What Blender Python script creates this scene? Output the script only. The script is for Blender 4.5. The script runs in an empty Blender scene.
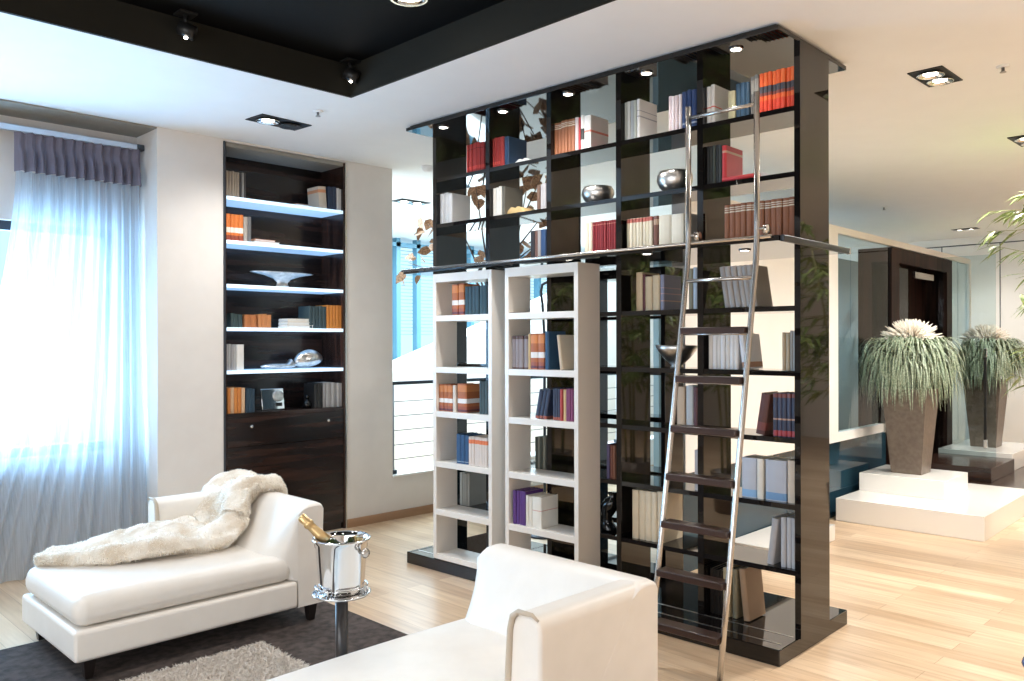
import bpy, bmesh, math, random
from mathutils import Vector, Matrix, Euler
random.seed(7)
SC = bpy.context.scene
COL = SC.collection
PI = math.pi

# ------------------------------------------------------------------ camera model (metres; room X = along back wall, Y = into it)
F, CY, YAW, EYE = 830.4, 342.77, math.radians(45.0386), 1.5
ROLL = -.002
SY, CYW = math.sin(YAW), math.cos(YAW)
OFF = math.radians(1.752)                     # the big bookcase stands slightly turned in the room
B0 = Vector((3.576, 1.840, 0))
DD = Vector((math.cos(OFF), math.sin(OFF), 0)); DL = Vector((-math.sin(OFF), math.cos(OFF), 0))

def ray(u, v):
    x, y = u-512, v-CY
    c, s = math.cos(ROLL), math.sin(ROLL)
    xx, vv = c*x+s*y, -s*x+c*y
    return Vector((SY*xx/F+CYW, -CYW*xx/F+SY, -vv/F))
def at_y(u, v, Y):
    d = ray(u, v); return Vector((0, 0, EYE))+d*(Y/d.y)
def at_b(u, v, d):                            # point on the bookcase plane at depth d -> (l, z)
    r = ray(u, v); t = (d+B0.dot(DD))/r.dot(DD)
    p = Vector((0, 0, EYE))+r*t
    return (p-B0).dot(DL), p.z
def fb(d, l, z=0): return B0+DD*d+DL*l+Vector((0, 0, z))

# ------------------------------------------------------------------ materials
def mat(name, col, rough=.5, metal=0, spec=.5, emit=None, estr=0, trans=0, ior=1.5, alpha=1, coat=0):
    m = bpy.data.materials.new(name); m.use_nodes = True
    b = m.node_tree.nodes['Principled BSDF']
    b.inputs['Base Color'].default_value = (*col, 1)
    b.inputs['Roughness'].default_value = rough
    b.inputs['Metallic'].default_value = metal
    b.inputs['Specular IOR Level'].default_value = spec
    b.inputs['IOR'].default_value = ior
    b.inputs['Transmission Weight'].default_value = trans
    b.inputs['Coat Weight'].default_value = coat
    if emit: b.inputs['Emission Color'].default_value = (*emit, 1); b.inputs['Emission Strength'].default_value = estr
    return m
def nt(m): return m.node_tree.nodes, m.node_tree.links, m.node_tree.nodes['Principled BSDF']
def noise_tint(m, c1, c2, scale=(5, 5, 5), nscale=3, detail=6, coord='Object', lo=.35, hi=.65, bump=0, bscale=None):
    n, l, b = nt(m)
    tc = n.new('ShaderNodeTexCoord'); mp = n.new('ShaderNodeMapping'); mp.inputs['Scale'].default_value = scale
    no = n.new('ShaderNodeTexNoise'); no.inputs['Scale'].default_value = nscale; no.inputs['Detail'].default_value = detail
    cr = n.new('ShaderNodeValToRGB')
    cr.color_ramp.elements[0].position = lo; cr.color_ramp.elements[1].position = hi
    cr.color_ramp.elements[0].color = (*c1, 1); cr.color_ramp.elements[1].color = (*c2, 1)
    l.new(tc.outputs[coord], mp.inputs[0]); l.new(mp.outputs[0], no.inputs['Vector'])
    l.new(no.outputs['Fac'], cr.inputs[0]); l.new(cr.outputs[0], b.inputs['Base Color'])
    if bump:
        nb = n.new('ShaderNodeTexNoise'); nb.inputs['Scale'].default_value = bscale or 200; nb.inputs['Detail'].default_value = 3
        bu = n.new('ShaderNodeBump'); bu.inputs['Strength'].default_value = bump; bu.inputs['Distance'].default_value = .01
        l.new(tc.outputs[coord], nb.inputs['Vector']); l.new(nb.outputs['Fac'], bu.inputs['Height']); l.new(bu.outputs[0], b.inputs['Normal'])
    return m

M = {}
M['wall'] = noise_tint(mat('wall paint', (.74, .70, .66), .8), (.73, .69, .65), (.76, .72, .68), nscale=1.2)
M['wall_white'] = mat('white wall lacquer', (.86, .85, .83), .35)
M['ceiling'] = noise_tint(mat('ceiling paint', (.87, .88, .89), .85), (.865, .875, .885), (.88, .89, .90), nscale=1)
M['taupe'] = mat('taupe tone', (.27, .25, .215), .8)
M['tray'] = mat('black tray paint', (.0015, .0015, .0018), .6, spec=.12)
M['tray_side'] = mat('dark olive tray paint', (.020, .019, .015), .7, spec=.15)
M['black'] = mat('black gloss lacquer', (.0075, .0062, .0058), .035, spec=.5, ior=1.52)
M['black_edge'] = mat('dark satin edge', (.028, .024, .022), .3)
M['white_lacquer'] = mat('white cream lacquer', (.80, .75, .69), .25)
M['chrome'] = mat('brushed steel', (.56, .53, .495), .27, 1)
M['polish'] = mat('polished steel', (.82, .82, .82), .06, 1)
M['alu'] = mat('anodised aluminium', (.60, .66, .74), .3, 1)
M['leather'] = noise_tint(mat('ivory leather', (.82, .775, .715), .42), (.81, .765, .705), (.84, .795, .735), nscale=2, bump=.06, bscale=260)
M['fold'] = mat('beige leather piping', (.50, .42, .33), .5)
M['dark_leg'] = mat('dark stained leg', (.012, .008, .007), .35)
M['silver'] = noise_tint(mat('hammered silver', (.72, .70, .67), .33, 1), (.55, .53, .5), (.80, .78, .75), nscale=5)
M['cabin'] = None
M['led'] = mat('cold led strip', (.9, .95, 1), .3, emit=(.46, .74, 1), estr=.55)
M['ledglass'] = mat('lit opal glass', (.75, .87, 1), .2, emit=(.32, .60, 1), estr=.46)
M['lamp'] = mat('halogen lens', (1, 1, 1), .3, emit=(1, .93, .82), estr=14)
M['lampoff'] = mat('halogen reflector', (.8, .78, .74), .12, 1)
M['fixture'] = mat('black lamp housing', (.008, .008, .008), .45)
M['pages'] = noise_tint(mat('book pages', (.72, .63, .48), .8), (.62, .53, .39), (.78, .70, .56), scale=(1, 60, 1), nscale=8)
M['white_pages'] = mat('white pages', (.82, .80, .76), .7)
M['teal_glass'] = mat('dark teal back painted glass', (.018, .05, .075), .06)
M['bluegrey'] = mat('blue grey lacquer', (.22, .32, .37), .3)
M['plinth'] = mat('white plinth lacquer', (.86, .84, .80), .12)
M['steel_dark'] = mat('dark grey metal', (.06, .07, .085), .35, .6)
M['sprink'] = mat('sprinkler metal', (.45, .44, .43), .3, 1)
M['dark_pole'] = mat('dark brown pole', (.032, .027, .026), .3)
M['blue_steel'] = mat('blue grey window steel', (.10, .24, .33), .4)
M['blue_metal'] = mat('blue enamel metal', (.03, .07, .22), .25)
M['black_vase'] = mat('black glazed ceramic', (.006, .006, .006), .12)
M['trackline'] = mat('pale steel track', (.55, .53, .50), .3, 1)
M['gold'] = mat('gold foil', (.72, .50, .24), .35, .75)
M['bottle'] = mat('green bottle glass', (.03, .045, .015), .08)

def wood(name, c1, c2, axis, rough, stretch=18, ns=3.0):
    sc = [stretch]*3; sc[axis] = 1.1
    m = noise_tint(mat(name, c1, rough), c1, c2, scale=tuple(sc), nscale=ns*.33, detail=8, lo=.38, hi=.72)
    return m
M['macassar_h'] = wood('macassar ebony, grain across', (.008, .0055, .005), (.044, .021, .015), 0, .2)
M['macassar_v'] = wood('macassar ebony, grain upright', (.011, .0065, .0055), (.058, .026, .018), 2, .2)
M['cabin'] = wood('reddish dark cabin veneer', (.008, .0045, .0035), (.048, .02, .014), 2, .5); M['cabin'].node_tree.nodes['Principled BSDF'].inputs['Specular IOR Level'].default_value = .15
M['wenge'] = wood('wenge tread', (.035, .018, .014), (.075, .038, .03), 1, .3)
M['wood_dark_floor'] = wood('dark platform wood', (.022, .011, .008), (.06, .03, .021), 1, .18)
M['baseboard'] = wood('oak baseboard', (.36, .21, .12), (.47, .30, .18), 0, .4)
M['pot'] = noise_tint(mat('bronze brown pot', (.17, .13, .10), .38, .25), (.15, .115, .09), (.19, .15, .118), nscale=6)
M['grass'] = noise_tint(mat('grey green blades', (.20, .29, .20), .5), (.11, .17, .10), (.45, .51, .37), nscale=14)
M['plume'] = noise_tint(mat('cream plumes', (.84, .78, .68), .8), (.80, .70, .58), (.90, .86, .79), nscale=25)
M['bamboo_leaf'] = noise_tint(mat('bamboo leaves', (.18, .27, .06), .45), (.08, .16, .04), (.34, .40, .12), nscale=9)
M['bamboo_cane'] = mat('bamboo cane', (.28, .27, .10), .45)
M['dry_leaf'] = noise_tint(mat('dried brown leaves', (.20, .10, .055), .7), (.16, .085, .05), (.55, .32, .18), nscale=16)
M['branch'] = mat('brown branch', (.10, .06, .045), .75)
M['rug'] = noise_tint(mat('dark brown rug', (.035, .028, .027), .95), (.034, .025, .022), (.085, .064, .057), nscale=5, detail=10, bump=.4, bscale=350)
M['shag'] = noise_tint(mat('pale shag pile', (.7, .64, .57), .95), (.56, .50, .44), (.86, .80, .73), nscale=40)
M['fur'] = noise_tint(mat('cream fur', (.90, .85, .77), .95), (.66, .56, .44), (.93, .90, .84), scale=(1, 2.2, 1), nscale=7, detail=8, bump=.4, bscale=120)
def hair_mat():
    m = bpy.data.materials.new('cream fur hair'); m.use_nodes = True; n, l = m.node_tree.nodes, m.node_tree.links
    n.remove(n['Principled BSDF']); d = n.new('ShaderNodeBsdfDiffuse'); d.inputs[0].default_value = (.92, .87, .79, 1)
    t = n.new('ShaderNodeBsdfTranslucent'); t.inputs[0].default_value = (.92, .87, .79, 1); x = n.new('ShaderNodeMixShader'); x.inputs[0].default_value = .5
    l.new(d.outputs[0], x.inputs[1]); l.new(t.outputs[0], x.inputs[2]); l.new(x.outputs[0], n['Material Output'].inputs[0]); return m
M['hair'] = hair_mat()

# floor: light oak planks running along Y
def floor_mat():
    m = mat('light oak planks', (.6, .45, .3), .28); n, l, b = nt(m)
    tc = n.new('ShaderNodeTexCoord'); mp = n.new('ShaderNodeMapping'); mp.inputs['Rotation'].default_value = (0, 0, PI/2)
    br = n.new('ShaderNodeTexBrick'); br.offset = .37; br.offset_frequency = 2; br.squash = 1
    br.inputs['Scale'].default_value = 1; br.inputs['Brick Width'].default_value = 1.35; br.inputs['Row Height'].default_value = .125
    br.inputs['Mortar Size'].default_value = .0012; br.inputs['Bias'].default_value = 0
    br.inputs['Color1'].default_value = (.57, .41, .268, 1); br.inputs['Color2'].default_value = (.735, .58, .415, 1); br.inputs['Mortar'].default_value = (.36, .235, .14, 1)
    l.new(tc.outputs['Object'], mp.inputs[0]); l.new(mp.outputs[0], br.inputs['Vector'])
    m2 = n.new('ShaderNodeMapping'); m2.inputs['Scale'].default_value = (22, 1.4, 1)
    no = n.new('ShaderNodeTexNoise'); no.inputs['Scale'].default_value = 1.6; no.inputs['Detail'].default_value = 7
    l.new(tc.outputs['Object'], m2.inputs[0]); l.new(m2.outputs[0], no.inputs['Vector'])
    cr = n.new('ShaderNodeValToRGB'); cr.color_ramp.elements[0].position = .3; cr.color_ramp.elements[1].position = .7
    cr.color_ramp.elements[0].color = (.80, .74, .68, 1); cr.color_ramp.elements[1].color = (1.06, 1.05, 1.03, 1)
    l.new(no.outputs['Fac'], cr.inputs[0])
    mx = n.new('ShaderNodeMix'); mx.data_type = 'RGBA'; mx.blend_type = 'MULTIPLY'; mx.inputs['Factor'].default_value = 1
    l.new(br.outputs['Color'], mx.inputs['A']); l.new(cr.outputs[0], mx.inputs['B']); l.new(mx.outputs['Result'], b.inputs['Base Color'])
    return m
M['floor'] = floor_mat()

def glass_mat(name, tint, refl=.12, opac=0.0):
    m = bpy.data.materials.new(name); m.use_nodes = True; n, l = m.node_tree.nodes, m.node_tree.links
    n.remove(n['Principled BSDF']); out = n['Material Output']
    t = n.new('ShaderNodeBsdfTransparent'); t.inputs[0].default_value = (*tint, 1)
    g = n.new('ShaderNodeBsdfGlossy'); g.inputs['Roughness'].default_value = .01
    fr = n.new('ShaderNodeFresnel'); fr.inputs['IOR'].default_value = 1.36
    ma = n.new('ShaderNodeMath'); ma.operation = 'MULTIPLY_ADD'; ma.inputs[1].default_value = 1.0; ma.inputs[2].default_value = refl
    mx = n.new('ShaderNodeMixShader')
    l.new(fr.outputs[0], ma.inputs[0]); ge = n.new('ShaderNodeNewGeometry'); inv = n.new('ShaderNodeMath'); inv.operation = 'SUBTRACT'; inv.inputs[0].default_value = 1; l.new(ge.outputs['Backfacing'], inv.inputs[1])
    mu = n.new('ShaderNodeMath'); mu.operation = 'MULTIPLY'; l.new(ma.outputs[0], mu.inputs[0]); l.new(inv.outputs[0], mu.inputs[1]); l.new(mu.outputs[0], mx.inputs[0]); l.new(t.outputs[0], mx.inputs[1]); l.new(g.outputs[0], mx.inputs[2]); l.new(mx.outputs[0], out.inputs[0])
    return m
M['glass'] = glass_mat('clear glass', (.86, .92, .93), .015)
M['win_glass'] = glass_mat('window glass', (.95, .98, 1), .0)

def cloth_mat(name, col, transp, transl):
    m = bpy.data.materials.new(name); m.use_nodes = True; n, l = m.node_tree.nodes, m.node_tree.links
    n.remove(n['Principled BSDF']); out = n['Material Output']
    d = n.new('ShaderNodeBsdfDiffuse'); d.inputs[0].default_value = (*col, 1)
    tl = n.new('ShaderNodeBsdfTranslucent'); tl.inputs[0].default_value = (*col, 1)
    tr = n.new('ShaderNodeBsdfTransparent')
    tc = n.new('ShaderNodeTexCoord'); mp = n.new('ShaderNodeMapping'); mp.inputs['Scale'].default_value = (60, 8, .7)
    no = n.new('ShaderNodeTexNoise'); no.inputs['Scale'].default_value = 2.5; no.inputs['Detail'].default_value = 4
    mr = n.new('ShaderNodeMapRange'); mr.inputs['From Min'].default_value = .3; mr.inputs['From Max'].default_value = .7
    mr.inputs['To Min'].default_value = max(0, transp-.12); mr.inputs['To Max'].default_value = min(1, transp+.12)
    l.new(tc.outputs['Object'], mp.inputs[0]); l.new(mp.outputs[0], no.inputs['Vector']); l.new(no.outputs['Fac'], mr.inputs[0])
    a = n.new('ShaderNodeMixShader'); a.inputs[0].default_value = transl
    c = n.new('ShaderNodeMixShader')
    l.new(d.outputs[0], a.inputs[1]); l.new(tl.outputs[0], a.inputs[2]); l.new(a.outputs[0], c.inputs[1]); l.new(tr.outputs[0], c.inputs[2]); l.new(mr.outputs[0], c.inputs[0])
    l.new(c.outputs[0], out.inputs[0])
    return m
M['sheer'] = cloth_mat('sheer grey voile', (.60, .645, .70), .24, .66)  # blue of the daylight is put into the voile colour
M['header'] = cloth_mat('plum curtain heading', (.24, .22, .28), .03, .3)

_bookm = {}
def book_mat(base, bands=()):
    k = (base, tuple(bands))
    if k in _bookm: return _bookm[k]
    m = mat('book cloth %d' % len(_bookm), base, .5); n, l, b = nt(m)
    tc = n.new('ShaderNodeTexCoord'); sp = n.new('ShaderNodeSeparateXYZ'); l.new(tc.outputs['Generated'], sp.inputs[0])
    no = n.new('ShaderNodeTexNoise'); no.inputs['Scale'].default_value = 6; l.new(tc.outputs['Object'], no.inputs['Vector'])
    mr = n.new('ShaderNodeMapRange'); mr.inputs['To Min'].default_value = .8; mr.inputs['To Max'].default_value = 1.2; l.new(no.outputs['Fac'], mr.inputs[0])
    mul = n.new('ShaderNodeMix'); mul.data_type = 'RGBA'; mul.blend_type = 'MULTIPLY'; mul.inputs['Factor'].default_value = 1
    mul.inputs['A'].default_value = (*base, 1); l.new(mr.outputs[0], mul.inputs['B'])
    cur = mul.outputs['Result']
    if bands:
        cr = n.new('ShaderNodeValToRGB'); cr.color_ramp.interpolation = 'CONSTANT'
        e = cr.color_ramp.elements; e[0].position = 0; e[0].color = (0, 0, 0, 0); e[1].position = .999; e[1].color = (0, 0, 0, 0)
        for z0, z1, c in bands:
            a = e.new(z0); a.color = (*c, 1); a = e.new(z1); a.color = (0, 0, 0, 0)
        l.new(sp.outputs['Z'], cr.inputs[0])
        mx = n.new('ShaderNodeMix'); mx.data_type = 'RGBA'
        l.new(cr.outputs['Alpha'], mx.inputs['Factor']); l.new(cur, mx.inputs['A']); l.new(cr.outputs['Color'], mx.inputs['B']); cur = mx.outputs['Result']
    l.new(cur, b.inputs['Base Color'])
    _bookm[k] = m
    return m

# ------------------------------------------------------------------ mesh builder
class MB:
    def __init__(s): s.bm = bmesh.new()
    def box(s, x0, x1, y0, y1, z0, z1, bev=0, seg=2, mi=0):
        vs = [s.bm.verts.new((x, y, z)) for x in (x0, x1) for y in (y0, y1) for z in (z0, z1)]
        fs = []
        for q in ((0, 1, 3, 2), (4, 6, 7, 5), (0, 4, 5, 1), (2, 3, 7, 6), (0, 2, 6, 4), (1, 5, 7, 3)):
            f = s.bm.faces.new([vs[i] for i in q]); f.material_index = mi; fs.append(f)
        if bev:
            es = list({e for f in fs for e in f.edges})
            r = bmesh.ops.bevel(s.bm, geom=es, offset=bev, segments=seg, profile=.5, affect='EDGES', clamp_overlap=True)
            for f in r['faces']: f.smooth = True; f.material_index = mi
        return s
    def hexa(s, pts, bev=0, seg=2):            # 8 points: bottom ring of 4 then top ring of 4
        vs = [s.bm.verts.new(p) for p in pts]
        fs = [s.bm.faces.new([vs[i] for i in q]) for q in ((3, 2, 1, 0), (4, 5, 6, 7), (0, 1, 5, 4), (1, 2, 6, 5), (2, 3, 7, 6), (3, 0, 4, 7))]
        if bev:
            r = bmesh.ops.bevel(s.bm, geom=list({e for f in fs for e in f.edges}), offset=bev, segments=seg, profile=.5, affect='EDGES')
            for f in r['faces']: f.smooth = True
        return s
    def prism(s, prof, axis, a0, a1, bev=0, seg=3):   # closed 2-D profile swept along an axis (0:x profile yz, 1:y profile xz, 2:z profile xy)
        def P(p, a): return {0: (a, p[0], p[1]), 1: (p[0], a, p[1]), 2: (p[0], p[1], a)}[axis]
        A = [s.bm.verts.new(P(p, a0)) for p in prof]; B = [s.bm.verts.new(P(p, a1)) for p in prof]
        n = len(prof); fs = []
        caps = [s.bm.faces.new(A), s.bm.faces.new(B[::-1])]
        for i in range(n):
            f = s.bm.faces.new((A[i], B[i], B[(i+1) % n], A[(i+1) % n])); fs.append(f); f.smooth = n > 8
        if bev:
            es = [e for f in caps for e in f.edges]
            r = bmesh.ops.bevel(s.bm, geom=es, offset=bev, segments=seg, profile=.5, affect='EDGES')
            for f in r['faces']: f.smooth = True
        return s
    def tube(s, path, r, seg=10, closed=False):
        path = [Vector(p) for p in path]; rr = r if isinstance(r, (list, tuple)) else [r]*len(path)
        rings = []; n = len(path); up = None
        for i, p in enumerate(path):
            a = path[(i-1) % n] if (closed or i > 0) else p; b = path[(i+1) % n] if (closed or i < n-1) else p
            t = (b-a).normalized()
            if up is None: up = Vector((0, 0, 1)) if abs(t.z) < .9 else Vector((1, 0, 0))
            x = t.cross(up).normalized(); y = x.cross(t).normalized(); up = y
            rings.append([s.bm.verts.new(p+(x*math.cos(2*PI*k/seg)+y*math.sin(2*PI*k/seg))*rr[i]) for k in range(seg)])
        for i in range(n if closed else n-1):
            A, B = rings[i], rings[(i+1) % n]
            for k in range(seg):
                f = s.bm.faces.new((A[k], A[(k+1) % seg], B[(k+1) % seg], B[k])); f.smooth = True
        if not closed:
            s.bm.faces.new(rings[0][::-1]); s.bm.faces.new(rings[-1])
        return s
    def lathe(s, prof, seg=40, c=(0, 0), sx=1, sy=1):  # profile of (r,z), open or returning to the axis
        rings = []
        for r, z in prof:
            if r < 1e-5: rings.append([s.bm.verts.new((c[0], c[1], z))])
            else: rings.append([s.bm.verts.new((c[0]+r*sx*math.cos(2*PI*k/seg), c[1]+r*sy*math.sin(2*PI*k/seg), z)) for k in range(seg)])
        for A, B in zip(rings, rings[1:]):
            for k in range(seg):
                k2 = (k+1) % seg
                if len(A) == 1 and len(B) == 1: continue
                if len(A) == 1: f = s.bm.faces.new((A[0], B[k2], B[k]))
                elif len(B) == 1: f = s.bm.faces.new((A[k], A[k2], B[0]))
                else: f = s.bm.faces.new((A[k], A[k2], B[k2], B[k]))
                f.smooth = True
        return s
    def blade(s, pts, w, n=Vector((0, 0, 1))):  # a flat tapering leaf along points
        L = []; m = len(pts)
        for i, p in enumerate(pts):
            p = Vector(p); a = Vector(pts[max(0, i-1)]); b = Vector(pts[min(m-1, i+1)])
            t = (b-a).normalized(); x = t.cross(n)
            x = x.normalized() if x.length > 1e-4 else Vector((1, 0, 0))
            ww = w[i] if isinstance(w, (list, tuple)) else w*(1-i/(m-.5))
            L.append((s.bm.verts.new(p-x*ww), s.bm.verts.new(p+x*ww)))
        for (a, b), (c, d) in zip(L, L[1:]):
            f = s.bm.faces.new((a, b, d, c)); f.smooth = True
        return s
    def xf(s, mtx): bmesh.ops.transform(s.bm, matrix=mtx, verts=s.bm.verts); return s
    def build(s, name, m, parent=None, loc=(0, 0, 0), rz=0, rot=None, normals=True):
        if normals: bmesh.ops.recalc_face_normals(s.bm, faces=s.bm.faces)
        me = bpy.data.meshes.new(name); s.bm.to_mesh(me); s.bm.free()
        for mm in (m if isinstance(m, (list, tuple)) else [m]): me.materials.append(M[mm] if isinstance(mm, str) else mm)
        o = bpy.data.objects.new(name, me); COL.objects.link(o)
        o.location = loc; o.rotation_euler = rot or (0, 0, rz)
        if parent: o.parent = parent
        if m == 'leather': w = o.modifiers.new('normals', 'WEIGHTED_NORMAL'); w.weight = 80; w.keep_sharp = True
        return o

def tag(o, label, cat, group=None):
    o['label'] = label; o['category'] = cat
    if group: o['group'] = group
    return o
def struct(o): o['kind'] = 'structure'; return o
def thing(name, label, cat, loc=(0, 0, 0), rz=0, group=None):
    o = bpy.data.objects.new(name, None); COL.objects.link(o); o.empty_display_size = .1
    o.location = loc; o.rotation_euler = (0, 0, rz)
    return tag(o, label, cat, group)
def copy_tree(o, parent=None):
    c = o.copy(); COL.objects.link(c)
    if parent: c.parent = parent
    for ch in list(o.children): copy_tree(ch, c)
    return c
ORD = ['first', 'second', 'third', 'fourth', 'fifth', 'sixth', 'seventh', 'eighth', 'ninth', 'tenth', 'eleventh', 'twelfth', 'thirteenth']

# ================================================================== the setting
H = 2.98
XN, XP, YN, WY = -3.2, 12.9, -4.6, 5.72
struct(MB().box(XN-.2, XP+.3, YN-.2, 10.2, -.12, 0).build('floor', 'floor'))
# ceiling with a raised black tray above the seating
TX0, TX1, TY0, TY1 = -2.6, 2.86, -1.6, 4.235
b = MB()
b.box(XN-.2, TX0, YN-.2, WY+.5, H, H+.12); b.box(TX1, XP+.3, YN-.2, 10.2, H, H+.12)
b.box(TX0, TX1, YN-.2, TY0, H, H+.12); b.box(TX0, TX1, TY1, WY+.5, H, H+.12)
struct(b.build('ceiling', 'ceiling'))
b = MB()
for q in ((TX0, TX0+.02, TY0, TY1), (TX1-.02, TX1, TY0, TY1), (TX0, TX1, TY0, TY0+.02), (TX0, TX1, TY1-.02, TY1)): b.box(q[0]+.0005, q[1]-.0005, q[2]+.0005, q[3]-.0005, H+.0005, H+.19)
struct(b.build('trim_1', 'tray_side'))
struct(MB().box(TX0-.05, TX1+.05, TY0-.05, TY1+.05, H+.19, H+.24).build('ceiling_tray', 'tray'))
# back wall: solid piece with the cabinet niche, the curtain recess on its left, opening with a parapet on its right
RX, NX0, NX1, WX = 2.292, 2.765, 3.808, 4.275
b = MB()
b.box(RX, NX0, WY, 6.25, 0, H); b.box(NX1, WX, WY, 6.25, 0, H); b.box(NX0, NX1, WY+.36, 6.25, 0, H); b.box(NX0, NX1, WY, WY+.36, 2.965, H)
struct(b.build('wall_back', 'wall'))
# window wall in the recess
WR, WZ0, WZ1, WXL, RY = 2.16, .76, 2.30, .15, 6.08
b = MB()
b.box(XN, RX, RY, RY+.17, 0, WZ0); b.box(XN, RX, RY, RY+.17, WZ1, H); b.box(WR, RX, RY, RY+.17, WZ0, WZ1); b.box(XN, WXL, RY, RY+.17, WZ0, WZ1)
struct(b.build('wall_window', 'wall'))
struct(MB().box(XN, RX, WY+.002, RY, H-.012, H-.002).build('ceiling_recess', 'taupe'))  # shade of the recess is put into this darker taupe colour
w1 = MB()
for q in ((WXL, WXL+.06, WZ0, WZ1), (WR-.06, WR, WZ0, WZ1), (1.12, 1.17, WZ0, WZ1)): w1.box(q[0], q[1], RY+.06, RY+.12, q[2], q[3])
w1.box(WXL, WR, RY+.06, RY+.12, WZ0, WZ0+.06); w1.box(WXL, WR, RY+.06, RY+.12, WZ1-.06, WZ1)
w1 = struct(w1.build('window_1', 'steel_dark'))
struct(MB().box(WXL+.05, WR-.05, RY+.088, RY+.094, WZ0+.05, WZ1-.05).build('window_pane', 'win_glass', w1))
struct(MB().box(WXL-.05, WR+.03, RY-.05, RY+.06, WZ0-.03, WZ0).build('window_sill', 'wall_white', w1))
# right of the niche: parapet and the opening to the daylit hall
b = MB().box(WX, 9.2, WY, 5.92, 0, .357)
struct(b.build('wall_parapet', 'wall'))
struct(MB().box(WX, 9.2, WY-.012, 5.94, .357, .372).build('trim_2', 'wall_white'))
struct(MB().box(NX1+.004, 9.2, WY-.016, WY-.001, 0, .069).build('baseboard_back', 'baseboard'))
struct(MB().box(RX+.01, NX0-.004, WY-.016, WY-.001, 0, .069).build('baseboard_window', 'baseboard'))
# glazing of the hall beyond, with slatted blinds
GY = 9.4
g = MB()
for x in (4.6, 5.7, 6.1, 7.10, 7.46, 8.5, 8.9, 10.0, 10.4, 11.5): g.box(x, x+.07, GY, GY+.1, 0, H)
for z in (.02, 1.05, 2.86): g.box(4.3, 12.9, GY, GY+.1, z, z+.06)
g = struct(g.build('window_2', 'blue_steel'))
bl = MB()
for k in range(26): bl.box(4.3, 12.8, GY+.12, GY+.15, 1.62+k*.05, 1.626+k*.05)
struct(bl.build('window_blind', 'blue_steel', g))
struct(MB().box(4.2, 4.28, 5.92, GY, 0, H).build('wall_hall', 'wall_white'))
# remaining walls of the showroom
struct(MB().box(XP, XP+.2, YN, 10.2, 0, H).build('wall_far', 'wall_white'))
b = MB()
for y in (-3.4, -2.65, -1.9, -1.15, -.4, .35, 1.1, 1.85, 2.6, 3.35, 4.1, 4.85): b.box(XP-.004, XP-.001, y, y+.012, 0, H-.11)
b.box(XP-.004, XP-.001, YN, 5, H-.115, H-.1)
struct(b.build('trim_3', 'steel_dark'))
struct(MB().box(XN, XP, YN-.2, YN, 0, H).build('wall_side', 'wall'))
struct(MB().box(XN-.2, XN, YN, 6.2, 0, H).build('wall_rear', 'wall'))

# partition to the right behind the bookcase: white panel wall, then a white-framed glass front
PL = 1.12
def bpart(d0, d1, l0, l1, z0, z1, bev=0):
    return MB().box(d0, d1, l0, l1, z0, z1, bev)
struct(bpart(1.02, 3.25, PL, PL+.10, .655, 2.49).build('wall_panel', 'wall_white', loc=B0, rz=OFF))
struct(bpart(1.02, 4.70, PL+.03, PL+.08, .0, .65).build('wall_recess', 'teal_glass', loc=B0, rz=OFF))
gp = struct(MB().box(3.25, 3.43, PL-.02, PL+.05, .65, 2.49).box(3.43, 4.52, PL-.02, PL+.05, .65, .725).box(3.43, 7.43, PL-.02, PL+.03, 2.43, 2.49).box(7.36, 7.43, PL-.02, PL+.03, 0, 2.43).build('window_3', 'wall_white', loc=B0, rz=OFF))
struct(MB().box(3.43, 4.70, PL+.0, PL+.01, .726, 2.43).box(6.70, 7.36, PL+.0, PL+.01, .0, 2.43).build('window_pane', 'glass', gp))
struct(MB().box(4.50, 4.54, PL-.025, PL+.055, .645, .73).build('frame_cap', 'chrome', gp))
struct(bpart(3.0, 9.0, 2.62, 2.68, 0, 2.6).build('wall_inner', 'bluegrey', loc=B0, rz=OFF))

# ================================================================== built-in cabinet in the niche (world frame)
ND = .34
cab = thing('wall_cabinet', 'tall dark macassar shelf cabinet with lit shelves built into the wall', 'cabinet', (NX0, WY, 0))
W = NX1-NX0
MB().box(.004, W-.004, ND-.02, ND, 0, 2.96).build('back_panel', 'macassar_h', cab)
MB().box(.004, .024, 0, ND-.02, 0, 2.96).build('side_panel', 'macassar_v', cab)
MB().box(W-.024, W-.004, 0, ND-.02, 0, 2.96).build('side_panel', 'macassar_v', cab)
MB().box(.024, W-.024, .0, ND-.02, 2.93, 2.96).build('top_panel', 'taupe', cab)
MB().box(.001, .012, -.012, .0, 0, 2.962).build('edge_strip', 'steel_dark', cab)['label'] = 'dark metal edge strip'
MB().box(W-.012, W-.001, -.012, .0, 0, 2.962).build('edge_strip', 'chrome', cab)['label'] = 'steel edge strip'
SZ = [2.57, 2.25, 1.93, 1.615, 1.30]
for z in SZ:
    s = MB().box(.026, W-.026, .012, ND-.022, z-.022, z).build('shelf', 'ledglass', cab); s['label'] = 'opal glass shelf lit cold white'
    MB().box(.026, W-.026, .0, .011, z-.024, z+.001).build('light_strip', 'led', s)
MB().box(.026, W-.026, 0, ND-.022, .955, .985).build('cabinet_top', 'macassar_h', cab)
dr = MB().box(.028, W-.028, 0, .02, .74, .952, .002).build('drawer', 'macassar_h', cab)
for fx in (.2, .83):
    k = MB().lathe([(0, -.0), (.007, 0), (.007, .012), (.012, .018), (.011, .026), (0, .028)], 16)
    k.xf(Matrix.Rotation(PI/2, 4, 'X')); k.build('knob', 'polish', dr, loc=(fx*W, -.0005, .885))
MB().box(.028, W-.028, 0, .02, .05, .735, .002).build('door', 'macassar_h', cab)
MB().box(.026, W-.026, .02, .04, 0, .05).build('kickboard', 'macassar_h', cab)

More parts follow.
